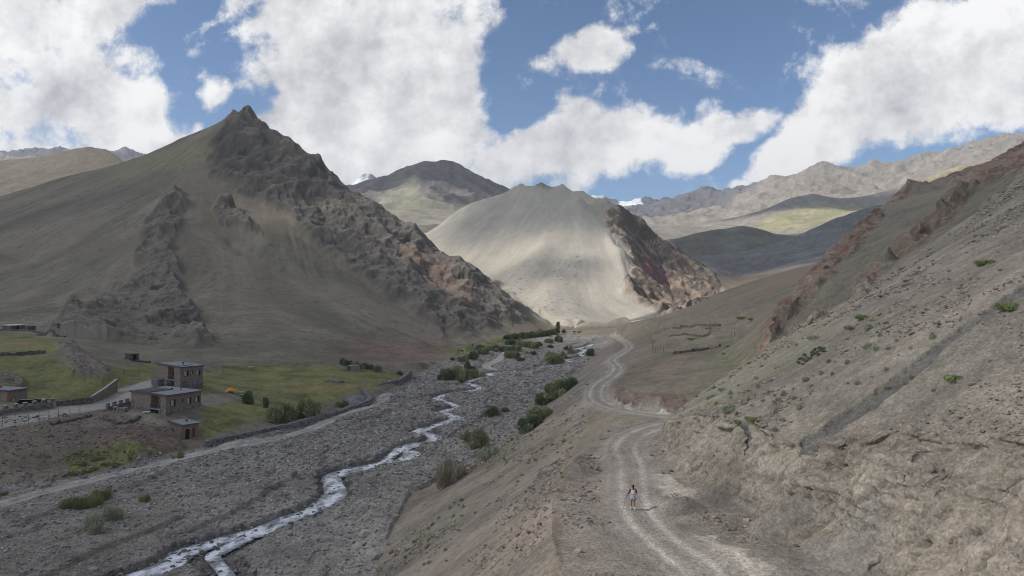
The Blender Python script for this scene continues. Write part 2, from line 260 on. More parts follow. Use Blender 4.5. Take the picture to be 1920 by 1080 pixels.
NUc = int((U1-U0)/cu); NVc = int(math.log(D1/D0)/cu)
acc = np.zeros((NVc, NUc)); cnt = np.zeros((NVc, NUc))
def put(pts, w=1.0):
    for a, b in zip(pts[:-1], pts[1:]):
        a = np.array(a, float); b = np.array(b, float)
        n = int(4+2.2*(abs(math.log(b[1]/a[1]))+abs(b[0]/b[1]-a[0]/a[1]))/cu)
        t = np.linspace(0, 1, n)[:, None]; p = a+(b-a)*t
        i = ((p[:, 0]/p[:, 1]-U0)/cu).astype(int); j = (np.log(p[:, 1]/D0)/cu).astype(int)
        ok = (i >= 0) & (i < NUc) & (j >= 0) & (j < NVc)
        np.add.at(acc, (j[ok], i[ok]), w*p[ok, 2]); np.add.at(cnt, (j[ok], i[ok]), w)
for c in CURVES: put(c)
def offset(pts, w):
    p = np.array(pts, float); t = np.gradient(p[:, :2], axis=0); t /= np.linalg.norm(t, axis=1)[:, None]+1e-9
    q = p.copy(); q[:, 0] += -t[:, 1]*w; q[:, 1] += t[:, 0]*w; return [tuple(v) for v in q]
rn = np.array(road_near)
for w in (-1.7, -.9, 0, .9, 1.7): put(offset(road_near, w), 3.0)
def solve(acc, cnt):
    lv = [(acc, cnt)]
    while min(lv[-1][0].shape) > 24:
        a, c = lv[-1]; h, w = a.shape; h2, w2 = (h+1)//2, (w+1)//2
        A = np.zeros((h2*2, w2*2)); A[:h, :w] = a; K = np.zeros((h2*2, w2*2)); K[:h, :w] = c
        lv.append((A.reshape(h2, 2, w2, 2).sum((1, 3)), K.reshape(h2, 2, w2, 2).sum((1, 3))))
    z = None
    for a, c in reversed(lv):
        h, w = a.shape; m = c > 0; v = np.where(m, a/np.maximum(c, 1e-9), 0)
        if z is None: z = np.full((h, w), v[m].mean())
        else: z = np.repeat(np.repeat(z, 2, 0), 2, 1)[:h, :w]
        z = np.where(m, v, z); par = (np.add.outer(np.arange(h), np.arange(w)) % 2).astype(bool)
        for it in range(260 if h < 400 else 120):
            for q in (0, 1):
                p = np.pad(z, 1, mode='edge'); av = (p[:-2, 1:-1]+p[2:, 1:-1]+p[1:-1, :-2]+p[1:-1, 2:])*.25
                upd = (~m) & (par == bool(q)); r = av-z; z = np.where(upd, z+1.55*r, z)
    return z
Zc = solve(acc, cnt)
def blur(z, n=1):
    for _ in range(n):
        p = np.pad(z, 1, mode='edge'); z = (p[:-2, 1:-1]+p[2:, 1:-1]+p[1:-1, :-2]+p[1:-1, 2:]+4*z)/8
    return z
Zc = blur(Zc, 1)
def samp(grid, u, d):                  # smooth lookup of a coarse grid at u = x/y, d = y
    a = np.clip((u-U0)/cu-.5, 0, NUc-1.001); b = np.clip(np.log(d/D0)/cu-.5, 0, NVc-1.001)
    i = a.astype(int); j = b.astype(int); fa = a-i; fb = b-j
    i1 = np.minimum(i+1, NUc-1); j1 = np.minimum(j+1, NVc-1)
    return (grid[j, i]*(1-fa)+grid[j, i1]*fa)*(1-fb)+(grid[j1, i]*(1-fa)+grid[j1, i1]*fa)*fb
# ------------------------------------------------------------------ fine grid
du = 0.00125
us = np.arange(-0.93, 0.93, du)
def steps(a, b, s): return np.exp(np.arange(math.log(a), math.log(b), s))
ds = np.concatenate([steps(21, 33, .006), steps(33, 82, .0021), steps(82, 240, .0025), steps(240, 1000, .0031), steps(1000, 10300, .0062)])
UU, DD = np.meshgrid(us, ds); SH = UU.shape
Z0 = samp(Zc, UU, DD); X = UU*DD; Y = DD
WX = X.copy(); WY = Y.copy()
PX = 960+F*UU; PY = 540-(Z0-CZ)/DD*F
def polymask(poly, dmin, dmax, soft=6, warp=0.0, wl=10.0, inv=False):
    """soft 0..1 ground patch; its outline is given on sight lines and dropped onto the land between two distances"""
    p = np.array(poly, float); out = np.zeros(SH); pad = soft+warp+4
    j0, j1 = np.searchsorted(ds, [dmin, dmax]); i0, i1 = np.searchsorted(us, [(p[:, 0].min()-pad-960)/F, (p[:, 0].max()+pad-960)/F])
    if j1 <= j0 or i1 <= i0: return out
    sl = (slice(j0, j1), slice(i0, i1)); x = PX[sl]; y = PY[sl]
    box = (y > p[:, 1].min()-pad) & (y < p[:, 1].max()+pad); x = x[box]; y = y[box]
    if x.size == 0: return out
    if warp:
        xx = X[sl][box]; yy = Y[sl][box]; x = x+warp*fbm(xx, yy, wl, 3, 71); y = y+warp*fbm(xx, yy, wl, 3, 75)
    ins = np.zeros(x.shape, bool); dist = np.full(x.shape, 1e9)
    for a, b in zip(p, np.roll(p, -1, 0)):
        e = b-a; t = np.clip(((x-a[0])*e[0]+(y-a[1])*e[1])/(e@e+1e-9), 0, 1)
        dist = np.minimum(dist, np.hypot(x-a[0]-t*e[0], y-a[1]-t*e[1]))
        c = ((a[1] > y) != (b[1] > y)) & (x < e[0]*(y-a[1])/(e[1] if abs(e[1]) > 1e-9 else 1e-9)+a[0]); ins ^= c
    sd_ = np.where(ins, dist, -dist); v = np.zeros(box.shape); v[box] = sstep(-soft, soft, sd_); out[sl] = v
    return out
def linemask(pts, w, soft, dmax=1e9, warp=0):
    """distance in metres to a line on the ground -> 1 inside half width w"""
    p = np.array(pts, float)[:, :2]; pad = w+soft+2
    dm = np.full(SH, 1e9); j0, j1 = np.searchsorted(ds, [max(p[:, 1].min()-pad, 21), p[:, 1].max()+pad])
    for a, b in zip(p[:-1], p[1:]):
        k0, k1 = np.searchsorted(ds, [min(a[1], b[1])-pad, max(a[1], b[1])+pad])
        ua = [(a[0]-pad)/a[1], (a[0]+pad)/a[1], (b[0]-pad)/b[1], (b[0]+pad)/b[1]]
        i0, i1 = np.searchsorted(us, [min(ua)-.06, max(ua)+.06]); sl = (slice(k0, k1), slice(i0, i1))
        e = b-a; x = WX[sl]; y = WY[sl]; t = np.clip(((x-a[0])*e[0]+(y-a[1])*e[1])/(e@e+1e-9), 0, 1)
        dm[sl] = np.minimum(dm[sl], np.hypot(x-a[0]-t*e[0], y-a[1]-t*e[1]))
    return dm
def smooth_line(p, n=4):
    p = np.array(p, float); out = []
    for i in range(len(p)-1):
        a, b, c, d = p[max(i-1, 0)], p[i], p[i+1], p[min(i+2, len(p)-1)]
        for k in range(n):
            t = k/n; out.append(.5*((2*b)+(c-a)*t+(2*a-5*b+4*c-d)*t*t+(3*b-a-3*c+d)*t**3))
    out.append(p[-1]); return np.array(out)

# ------------------------------------------------------------------ ground patches
M = {}
bed_poly = [(-700, 960), (-500, 955), (0, 908), (130, 902), (250, 873), (330, 853), (385, 842), (560, 801), (690, 764), (700, 749), (765, 715), (800, 693), (870, 666), (950, 644), (1030, 629), (1140, 629), (1138, 640), (1118, 662), (1085, 700), (1030, 752), (975, 806), (900, 852), (830, 905), (768, 925), (735, 990), (700, 1080), (640, 1300), (-700, 1900)]
M['bed'] = polymask(bed_poly, 30, 520, 3, 5, 8)
rd = linemask(smooth_line(road_near), 4, 2); 
M['road'] = sstep(2.6, 1.7, rd+.5*fbm(X, Y, 3, 2, 5)*(DD < 400))
track = [GB(-60, 972), GB(0, 953), GB(130, 915), GB(250, 885), GB(330, 862), GB(450, 838), GB(560, 812), GB(640, 786), GB(690, 770), GB(715, 752), GB(728, 740)]
track2 = [GB(948, 665), GB(935, 676), GB(912, 688), GB(925, 693)]
td = np.minimum(linemask(smooth_line(track), 3, 2), linemask(smooth_line(track2), 3, 2))
M['track'] = sstep(2.1, 1.5, td)
vroad = [(-60, 800), (0, 783), (95, 768), (150, 752), (190, 742), (225, 728), (285, 711), (287, 724), (255, 745), (215, 765), (190, 768), (120, 778), (40, 796), (-60, 820)]
M['vroad'] = polymask(vroad, 120, 230, 3, 3, 5)
path = polymask([(240, 768), (310, 790), (345, 800), (340, 806), (300, 798), (235, 776)], 120, 170, 2, 2, 4)
lot = polymask([(375, 742), (440, 735), (450, 748), (400, 762), (378, 764)], 130, 220, 4, 5, 4)
M['dirt'] = np.maximum(path, lot)
grass_polys = [([(-500, 624), (0, 622), (60, 628), (112, 640), (100, 664), (60, 662), (-500, 668)], 180, 330),
 ([(-500, 672), (0, 668), (95, 664), (115, 690), (170, 712), (285, 704), (225, 726), (150, 748), (70, 752), (-200, 745)], 150, 260),
 ([(165, 672), (210, 690), (290, 680), (286, 712), (235, 710), (190, 690)], 150, 260),
 ([(370, 700), (440, 684), (520, 684), (640, 688), (735, 694), (756, 704), (700, 728), (640, 745), (560, 765), (470, 790), (400, 822), (372, 818), (385, 775), (376, 745), (372, 720)], 130, 280),
 ([(120, 845), (170, 838), (262, 852), (300, 858), (230, 874), (150, 892), (130, 880)], 100, 150),
 ([(820, 668), (900, 640), (990, 630), (960, 650), (870, 668)], 280, 480)]
g = np.zeros(SH)
for p, a, b in grass_polys: g = np.maximum(g, polymask(p, a, b, 5, 8, 9))
M['grass'] = g*(1-M['vroad'])*(1-M['dirt'])
M['field'] = polymask([(-500, 632), (0, 632), (80, 640), (90, 655), (-500, 662)], 180, 330, 5, 6, 12)+polymask([(520, 728), (600, 722), (680, 722), (640, 735), (540, 738)], 150, 260, 4, 5, 8)
M['lump'] = np.maximum(polymask([(103, 645), (135, 642), (165, 668), (195, 690), (222, 712), (190, 720), (150, 712), (120, 690), (128, 664)], 150, 290, 4, 5, 6), polymask([(-100, 712), (0, 708), (25, 702), (48, 718), (40, 730), (-100, 736)], 130, 260, 4, 4, 5))
M['lbank'] = polymask([(-300, 800), (200, 770), (320, 800), (330, 850), (250, 872), (130, 900), (-400, 950)], 90, 170, 4, 4, 6)
M['gully'] = polymask([(170, 812), (225, 806), (300, 818), (345, 838), (330, 852), (255, 870), (215, 850), (190, 830)], 95, 160, 6, 8, 5)
M['rockL'] = polymask([(472, 196), (440, 206), (412, 255), (385, 300), (395, 335), (440, 350), (560, 425), (700, 538), (760, 575), (830, 625), (900, 632), (940, 600), (1000, 604), (950, 555), (900, 515), (850, 475), (800, 450), (760, 410), (700, 380), (640, 345), (600, 300), (500, 228)], 330, 720, 10, 22, 30)
M['redL'] = polymask([(755, 458), (800, 470), (850, 520), (880, 560), (905, 605), (880, 600), (850, 560), (820, 540), (790, 520), (750, 500)], 330, 640, 6, 22, 20)
M['spur'] = np.maximum(polymask([(318, 350), (345, 372), (352, 400), (322, 450), (330, 500), (340, 560), (375, 600), (395, 640), (330, 655), (220, 650), (150, 645), (90, 640), (140, 590), (215, 555), (255, 500), (262, 440), (290, 390)], 240, 540, 7, 22, 22), polymask([(400, 395), (415, 384), (445, 395), (470, 420), (490, 440), (440, 425), (410, 418)], 380, 560, 3, 8, 10))
M['mound'] = polymask([(560, 660), (640, 640), (740, 650), (830, 640), (865, 655), (800, 676), (700, 684), (600, 682)], 220, 420, 8, 10, 20)
M['greenL'] = polymask([(200, 318), (300, 285), (385, 262), (400, 285), (380, 305), (300, 318), (220, 330)], 450, 700, 15, 15, 40)
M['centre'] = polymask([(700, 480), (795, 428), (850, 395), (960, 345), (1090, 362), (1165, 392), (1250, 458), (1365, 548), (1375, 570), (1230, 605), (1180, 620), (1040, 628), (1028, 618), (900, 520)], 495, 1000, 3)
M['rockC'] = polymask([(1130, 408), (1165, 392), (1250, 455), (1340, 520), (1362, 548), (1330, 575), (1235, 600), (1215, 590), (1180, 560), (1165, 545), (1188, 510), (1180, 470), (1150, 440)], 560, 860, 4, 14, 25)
M['rockC2'] = polymask([(1200, 382), (1000, 350), (1060, 352), (1100, 372), (1165, 394), (1140, 402), (1080, 385)], 700, 900, 6, 14, 40)
M['redC'] = polymask([(1195, 490), (1230, 500), (1262, 535), (1240, 530), (1215, 520)], 560, 800, 4, 10, 15)
M['redR'] = np.maximum.reduce([polymask([(1595, 558), (1650, 490), (1705, 445), (1748, 410), (1790, 345), (1812, 330), (1850, 322), (1830, 350), (1800, 400), (1730, 462), (1660, 512), (1612, 562)], 78, 150, 4, 12, 5),
 polymask([(1420, 655), (1440, 610), (1500, 540), (1570, 462), (1640, 398), (1660, 410), (1600, 470), (1560, 520), (1470, 610), (1440, 660)], 98, 190, 5, 14, 8),
 polymask([(1640, 400), (1715, 345), (1750, 350), (1800, 320), (1920, 262), (2100, 180), (2100, 260), (1920, 325), (1850, 350), (1760, 345)], 85, 250, 5, 14, 8), polymask([(1480, 620), (1540, 590), (1560, 610), (1500, 640)], 80, 150, 4, 10, 5)])
M['rslope'] = polymask([(1424, 652), (1500, 536), (1570, 462), (1640, 398), (1720, 348), (1800, 325), (1920, 270), (2200, 110), (2200, 200), (1920, 335), (1800, 430), (1600, 562), (1440, 662)], 76, 260, 3)
M['cut'] = polymask([(1222, 838), (1245, 789), (1300, 780), (1390, 796), (1440, 820), (1500, 832), (1600, 820), (1700, 806), (1800, 820), (1920, 812), (2200, 850), (2600, 1500), (1760, 1200), (1640, 1075), (1600, 1050), (1490, 1005), (1400, 963), (1330, 924), (1290, 902), (1235, 862)], 22, 74, 3, 4, 2)
M['cut2'] = polymask([(1150, 722), (1185, 735), (1262, 742), (1290, 752), (1262, 778), (1200, 770), (1150, 750), (1160, 735)], 78, 150, 3, 5, 3)
M['near'] = polymask([(1245, 789), (1330, 728), (1440, 653), (1600, 560), (1800, 423), (1920, 325), (2300, 40), (2300, 900), (1920, 816), (1700, 808), (1500, 834), (1390, 797), (1300, 783)], 22, 112, 2)
M['shoulder'] = polymask([(1150, 625), (1178, 603), (1260, 594), (1300, 573), (1400, 528), (1530, 492), (1640, 460), (1430, 650), (1260, 780), (1120, 750), (1160, 690)], 80, 460, 3)
M['shgrass'] = polymask([(1270, 650), (1360, 625), (1425, 645), (1400, 700), (1340, 735), (1300, 700), (1330, 680)], 85, 280, 14, 25, 8)
M['tan'] = np.maximum(polymask([(1222, 690), (1270, 662), (1296, 664), (1270, 690), (1215, 705)], 90, 200, 2, 2, 5), polymask([(1222, 706), (1262, 700), (1262, 712), (1220, 712)], 90, 200, 2, 2, 5))
M['bank'] = polymask([(1150, 632), (1150, 700), (1100, 740), (1100, 800), (1050, 900), (1035, 1000), (1040, 1300), (640, 1300), (735, 985), (900, 850), (1030, 750), (1120, 655)], 24, 420, 3)
M['bkgrass'] = np.maximum(polymask([(900, 868), (980, 805), (1060, 800), (1130, 790), (1050, 850), (940, 890), (860, 920)], 80, 200, 8, 20, 5), polymask([(770, 1000), (850, 930), (930, 900), (900, 960), (830, 1020), (720, 1075)], 50, 130, 8, 20, 5))
M['bench'] = polymask([(1150, 800), (1230, 795), (1222, 838), (1290, 902), (1400, 963), (1490, 1008), (1640, 1080), (1640, 1400), (1060, 1400), (1050, 940), (1080, 870)], 20, 90, 14, 22, 3)
M['pale'] = np.maximum.reduce([polymask([(1215, 888), (1250, 893), (1300, 930), (1262, 932), (1225, 915)], 40, 70, 5, 14, 1.2), polymask([(1290, 1000), (1340, 1000), (1380, 1045), (1460, 1078), (1400, 1080), (1330, 1045)], 30, 60, 4, 16, 1.2), polymask([(1100, 852), (1150, 850), (1145, 860), (1100, 862)], 50, 90, 3, 8, 1.5), polymask([(1200, 850), (1225, 855), (1210, 866)], 50, 90, 3, 8, 1.5), polymask([(1285, 1035), (1310, 1045), (1300, 1056)], 30, 60, 2, 8, 1)])
M['sand'] = np.maximum.reduce([polymask([(1625, 988), (1660, 1030), (1690, 1090), (1560, 1100), (1470, 1060), (1560, 1020)], 22, 50, 3, 5, 2), polymask([(1380, 912), (1402, 935), (1392, 965), (1330, 955), (1280, 965), (1235, 935), (1290, 930)], 38, 62, 4, 6, 2), polymask([(1475, 963), (1495, 985), (1508, 1005), (1420, 1020), (1420, 995)], 33, 55, 3, 5, 2)])
M['dark'] = np.maximum(polymask([(1500, 825), (1555, 792), (1640, 738), (1700, 695), (1795, 622), (1850, 585), (1960, 515), (1960, 532), (1850, 604), (1805, 634), (1715, 712), (1650, 762), (1570, 812), (1520, 850), (1500, 860)], 26, 110, 2, 7, 1.5), polymask([(1385, 800), (1420, 778), (1470, 752), (1466, 762), (1425, 785), (1392, 812), (1388, 880), (1382, 880)], 26, 90, 1.5, 4, 1))
M['dark2'] = polymask([(1520, 820), (1600, 805), (1700, 800), (1770, 835), (1750, 850), (1640, 850), (1560, 880)], 26, 60, 5, 14, 1.5)
M['badland'] = (DD > 860)*(DD < 1280)*(UU > .24)
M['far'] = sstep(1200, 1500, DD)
M['green2'] = polymask([(1335, 452), (1420, 425), (1470, 398), (1530, 388), (1620, 392), (1600, 408), (1540, 425), (1440, 440)], 1900, 2560, 8, 8, 200)
M['green1'] = polymask([(700, 380), (760, 345), (780, 350), (800, 385), (840, 395), (870, 400), (800, 412), (720, 400)], 1300, 2560, 10, 10, 150)
M['pale2'] = polymask([(1685, 360), (1740, 330), (1800, 312), (1960, 285), (1960, 330), (1800, 345)], 1350, 1800, 4)
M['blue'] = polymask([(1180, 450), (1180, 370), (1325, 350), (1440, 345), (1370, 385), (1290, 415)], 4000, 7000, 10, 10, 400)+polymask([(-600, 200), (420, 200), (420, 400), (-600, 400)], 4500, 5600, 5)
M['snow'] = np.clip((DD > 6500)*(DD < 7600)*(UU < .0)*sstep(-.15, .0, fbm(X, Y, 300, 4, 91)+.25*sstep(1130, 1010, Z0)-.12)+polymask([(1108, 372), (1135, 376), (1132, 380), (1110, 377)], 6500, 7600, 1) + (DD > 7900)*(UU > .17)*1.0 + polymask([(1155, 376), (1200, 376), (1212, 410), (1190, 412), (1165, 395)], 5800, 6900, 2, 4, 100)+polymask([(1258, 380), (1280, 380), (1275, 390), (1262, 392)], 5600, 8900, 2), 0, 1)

# ------------------------------------------------------------------ relief
gy, gx = np.gradient(blur(Zc, 30)); dcell = np.exp((np.arange(NVc)+.5)*cu)*D0
zx = gx/(cu*dcell[:, None]); zy = gy/(cu*dcell[:, None]) - ((np.arange(NUc)+.5)*cu+U0)[None, :]*zx
ang = np.arctan2(samp(zy, UU, DD), samp(zx, UU, DD)); slope = np.hypot(samp(zx, UU, DD), samp(zy, UU, DD))
def streaks(lam, ratio, seed):
    out = np.zeros(SH); ws = np.zeros(SH)
    for k in range(8):
        a = math.pi*k/8; w = np.maximum(0, np.cos(2*(ang-a)))**6; s = w > .02
        along = X[s]*math.cos(a)+Y[s]*math.sin(a); across = -X[s]*math.sin(a)+Y[s]*math.cos(a)
        out[s] += w[s]*perlin(across/lam[s], along/(lam[s]*ratio), seed+k); ws[s] += w[s]**2
    return out/np.sqrt(np.maximum(ws, .05))
def lmask_(D): return .35*(D > 240)*(D < 480)*(UU < 0)*sstep(240, 300, D)*sstep(480, 440, D)
def band(lo, hi, l): return (l >= lo)*(l <= hi)
rock = np.clip(M['rockL']+M['spur']*.9+M['rockC']*1.0+M['rockC2']*.35+M['redR']+M['cut']*.0+M['lump']*.7+M['gully']*.6, 0, 1)
flatm = np.clip(M['road']+M['vroad']+M['track']*.5, 0, 1)
soil = np.clip(1-M['bed']-flatm, 0, 1)
H = np.zeros(SH); CN = np.zeros(SH)       # height and a fine tone noise
lam = 640.0; k = 0
while lam > .12:
    vis = sstep(.0022, .0045, lam/DD)*sstep(1.6, .5, lam/DD)
    s = vis > .001
    if s.any():
        n = np.zeros(SH); n[s] = perlin(X[s]/lam+k*7.7, Y[s]/lam-k*3.1, 20+k); r = 1-2*np.abs(n)
        K = rock*(.10 if lam < 50 else .0)*(1.45 if 2 < lam < 12 else 1)*r*np.where(M['lump']+M['gully'] > .3, .5, 1)*np.where(M['redR'] > .05, (1.0 if lam < 8 else 0), 1) + M['cut']*(.10*r+.06*n if lam < 1.4 else (.05*r if lam < 4 else 0))*(1-M['sand'])
        K = K + soil*n*(.006+.012*(lam < 1.6)+.016*M['badland']*(lam < 60)+.012*M['shoulder']*(lam < 4)+.02*M['grass']*(lam < 1.5)+.02*M['lbank']*(lam < 8))*(lam < 60)
        K = K + M['bed']*n*(.03 if lam < 1.4 else (.01 if lam < 7 else 0))
        K = K + M['rslope']*r*(.03 if lam < 14 else 0)+M['cut2']*r*(.05 if lam < 4 else 0)
        K = K + M['far']*(.11*r if 30 < lam < 520 else 0)*(.16+.84*sstep(2700, 3400, DD)+.5*sstep(.05, -.03, UU)*(DD > 1800)*(DD < 2700))
        H += vis*K*lam; CN += vis*n*(.5 if lam > 20 else 1)
    lam *= .5; k += 1
# long gullies running down the slopes
sl1 = streaks(np.full(SH, 9.0)*np.where(DD > 1300, 9, 1), 7, 300); sl2 = streaks(np.full(SH, 2.6)*np.where(DD > 1300, 9, 1), 9, 320)
sl3 = streaks(np.full(SH, .7)*np.where(DD > 240, 3.2, 1), 14, 340); sl4 = streaks(np.full(SH, 5.0), 16, 380)
vis2 = sstep(.002, .005, 2.6/DD); stw = sstep(.2, .45, slope)*soil
H += stw*(sl1*(.35+1.0*M['rockL']+.9*M['badland']+18*M['far']*(.25+.75*sstep(2500, 3300, DD)))+sl2*.09*np.maximum(vis2, M['far']*9))
hillm = (M['centre']+lmask_(DD))*soil
H += hillm*(streaks(np.full(SH, 46.0), 3.5, 500)*8.5+streaks(np.full(SH, 20.0), 5, 520)*1.5)
H += M['rockL']*(streaks(np.full(SH, 30.0), 2.2, 540)*5.0)+M['rockL']*soil*0
# banks and bars of the river bed, run of the current is (.25,.97)
a_ = X*.97-Y*.25; b_ = X*.25+Y*.97
bar = fbm(a_, b_*.32, 16, 4, 55); bar2 = fbm(a_+90, b_*.4, 7, 3, 56)
H += M['bed']*(.5*sstep(-.015, .025, bar)+.2*sstep(.03, .07, bar2)+.15*fbm(X, Y, 12, 2, 8))
# terraces with dry walls on the shoulder
zt = Z0+.9*fbm(X, Y, 25, 2, 60); tz = (zt % 1.6)/1.6
H += polymask([(1200, 640), (1190, 604), (1300, 585), (1420, 560), (1440, 620), (1380, 640), (1300, 660)], 150, 420, 10)*.7*(sstep(.7, .95, tz)-tz)
# stream
SP = lambda l: [GB(*p) for p in l]
stream_main = SP([(190, 1102), (238, 1080), (275, 1069), (320, 1052), (350, 1029), (412, 1010), (462, 997), (480, 994), (510, 982), (545, 967), (580, 954), (608, 938), (628, 924), (626, 908), (622, 893), (640, 882), (667, 876), (705, 869), (745, 863), (768, 854), (772, 845), (752, 839), (775, 831), (802, 826), (815, 820), (812, 814), (795, 810), (784, 806), (812, 797), (842, 787), (855, 781), (840, 774), (826, 771), (842, 766), (860, 762), (852, 757), (837, 753), (821, 746), (829, 740), (855, 734), (885, 730), (903, 726), (887, 720), (873, 715), (887, 711), (905, 706), (922, 703), (917, 699), (942, 696), (995, 692), (1020, 685), (1055, 680), (1069, 676), (1060, 673), (1085, 670), (1096, 667), (1085, 662), (1098, 656), (1084, 652), (1100, 649), (1110, 644)])
stream_side = SP([(462, 1003), (425, 1022), (400, 1036), (408, 1050), (425, 1072), (436, 1100)])
stream_isl = SP([(775, 832), (752, 838), (738, 848), (722, 862), (700, 869)])
sd1 = linemask(smooth_line(stream_main), 4, 3); sd2 = linemask(smooth_line(stream_side), 4, 3); sd3 = linemask(smooth_line(stream_isl), 4, 3)
sdd = np.minimum(sd1, np.minimum(sd2, sd3+.3)); sdd = np.where(sdd < 50, sdd+1.3*fbm(X, Y, 2.0, 4, 58)-.1, sdd); M['wet'] = sstep(3.4, 2.0, sdd)*M['bed']
BEDZ = 0.008*np.maximum(0, DD-100)
H = np.where(sdd < 4, H*sstep(1.2, 3.6, sdd) + (-.75)*sstep(2.9, 1.7, sdd+.5*fbm(X, Y, 3, 2, 57)), H)
H -= M['bed']*0
H *= 1-.85*M['road']; H *= 1-.8*M['vroad']
# wheel ruts
for m, dd_ in ((M['road'], rd), (M['track'], td)): H -= m*.06*np.exp(-((dd_-.85)/.28)**2)*(DD < 200)
# crags, heaps
def heap(px, py, d, r, h, e=1.0, ang=0.0):
    p = S(px, py, d); dx = X-p[0]; dy = Y-p[1]; c, s = math.cos(ang), math.sin(ang)
    q = np.hypot((dx*c+dy*s)/(r*e), (-dx*s+dy*c)/r); global H
    H += h*np.clip(1-q, 0, 1)**1.2*(1+.25*fbm(X, Y, r, 3, 99))
heap(1262, 948, 47.0, 1.5, .55, 1.5); heap(1285, 952, 46.5, 1.3, .65, 1.3, .5); heap(1306, 968, 44.5, 1.1, .45, 1.6); heap(1247, 938, 48.2, .9, .3, 1.4); heap(1480, 985, 42.5, 2.2, 2.0, 1.2); heap(1370, 925, 50.5, 3.0, 1.5, 1.3)
heap(1630, 1010, 38.5, 3.6, 2.6, 1.0); heap(1075, 884, 55.5, 1.6, 1.2, 1.8, .6); heap(1160, 842, 64, 1.1, .5, 2.0)

for px, py, d in ((1015, 348, 880), (1055, 359, 868), (1092, 370, 858), (1140, 388, 838), (1166, 397, 836), (1205, 430, 850), (1255, 466, 846), (975, 352, 888), (1160, 420, 790), (1172, 470, 722), (1185, 555, 625)): heap(px, py, d, 14, 5.0, 1.8, 1.2)
heap(1400, 1035, 38, 3.0, .5, 1.6); heap(466, 208, 648, 9, 5.5)
heap(330, 362, 505, 11, 7); heap(306, 356, 508, 8, 4.5); heap(418, 388, 512, 9, 7); heap(433, 388, 512, 5, 6); heap(170, 610, 300, 16, 5, 1.5); heap(210, 606, 310, 20, 6, 1.4)
heap(1720, 350, 166, 5, 1.6); heap(1700, 352, 166, 4, 1.3)
for px, py, d, r, h in ((1612, 552, 92, 2.0, 2.2), (1650, 500, 98, 2.6, 3.2), (1664, 492, 99, 1.5, 2.6), (1690, 478, 102, 2.4, 3.0), (1705, 470, 102, 1.5, 2), (1740, 440, 106, 2.4, 2.8), (1765, 410, 110, 2.4, 3.4), (1785, 380, 113, 2.4, 3.4), (1803, 345, 118, 2.6, 4.5), (1830, 345, 118, 2.2, 3.0), (1860, 335, 120, 3, 2.6), (1725, 450, 104, 1.4, 2.4)):
    heap(px, py, d, r*.9, h*.8, 1.7, .7)
for px, py, d, r, h in ((1510, 545, 127, 4, 2.4), (1550, 500, 136, 4, 2), (1590, 460, 146, 4, 2.2), (1620, 425, 152, 4, 2), (1465, 600, 115, 3, 2), (1450, 630, 110, 3, 2)):
    heap(px, py, d, r, h*.6, 1.3, .7)
Z = Z0+H
# flutes and overhang of the cut wall, craggy pushes on rock faces: sideways moves
core = polymask([(1222, 842), (1240, 806), (1262, 800), (1300, 796), (1390, 812), (1440, 836), (1500, 848), (1600, 838), (1700, 824), (1800, 838), (1920, 832), (2200, 875), (2600, 1500), (1760, 1200), (1640, 1075), (1600, 1050), (1490, 1005), (1400, 963), (1330, 924), (1290, 902), (1235, 862)], 22, 74, 9, 16, 1.5)
WX = WX+core*(.38+.7*fbm(X, Y, 2.5, 3, 160)); WY = WY+core*(.28+.6*fbm(X, Y, 2.5, 3, 161))
cutm = M['cut']; fl = ridged(Y*1.0+Z*.12, Z*.22, 1.8, 4, 130)
WX = WX+cutm*(fl*.42+.34*fbm(Y, Z, .7, 3, 131)+.25*fbm(Y, Z*.6, 4.5, 2, 133)); WY = WY-cutm*(.20*fl+.3*fbm(X, Z, 1.6, 3, 132))
WX = WX-M['dark2']*.0
Z = Z-M['dark']*(.32+.12*fbm(X, Y, .5, 2, 150))+M['cut']*.1*fbm(Y*2, Z*2, .8, 3, 134)
lay_ = ((Z+.35*fbm(X, Y, 5, 3, 170))/.55) % 1.0; WX = WX+M['cut']*.20*sstep(.1, .95, lay_)*sstep(-.3, .3, fbm(Y, Z, 3, 3, 171)); crk = np.abs(fbm(Y*1.1+Z*.2, Z*.35, 1.7, 3, 172)); WX = WX+M['cut']*.35*sstep(.035, .0, crk); hm = M['cut']*sstep(.03, .0, crk)
hz = rock*np.clip(M['rockL']+M['spur']+M['rockC'], 0, 1)
WX = WX+hz*2.2*fbm(Y, Z, 16, 4, 140)*(DD > 200); WY = WY+hz*2.2*fbm(X, Z, 16, 4, 141)*(DD > 200)
WX = WX+M['redR']*1.3*fbm(Y, Z, 3.2, 4, 143); WY = WY+M['redR']*.9*fbm(X, Z, 3.2, 4, 144)

# steepness of the finished relief: debris gathers on the gentle parts, bare rock stands on the steep ones
gz = np.gradient(Z, axis=1)/(DD*du); gz2 = np.gradient(Z, axis=0)/np.gradient(ds)[:, None]-UU*gz
STP = np.hypot(gz, gz2); Zb = blur(Z, 3); RUG = (Z-Zb)/(DD*.002)
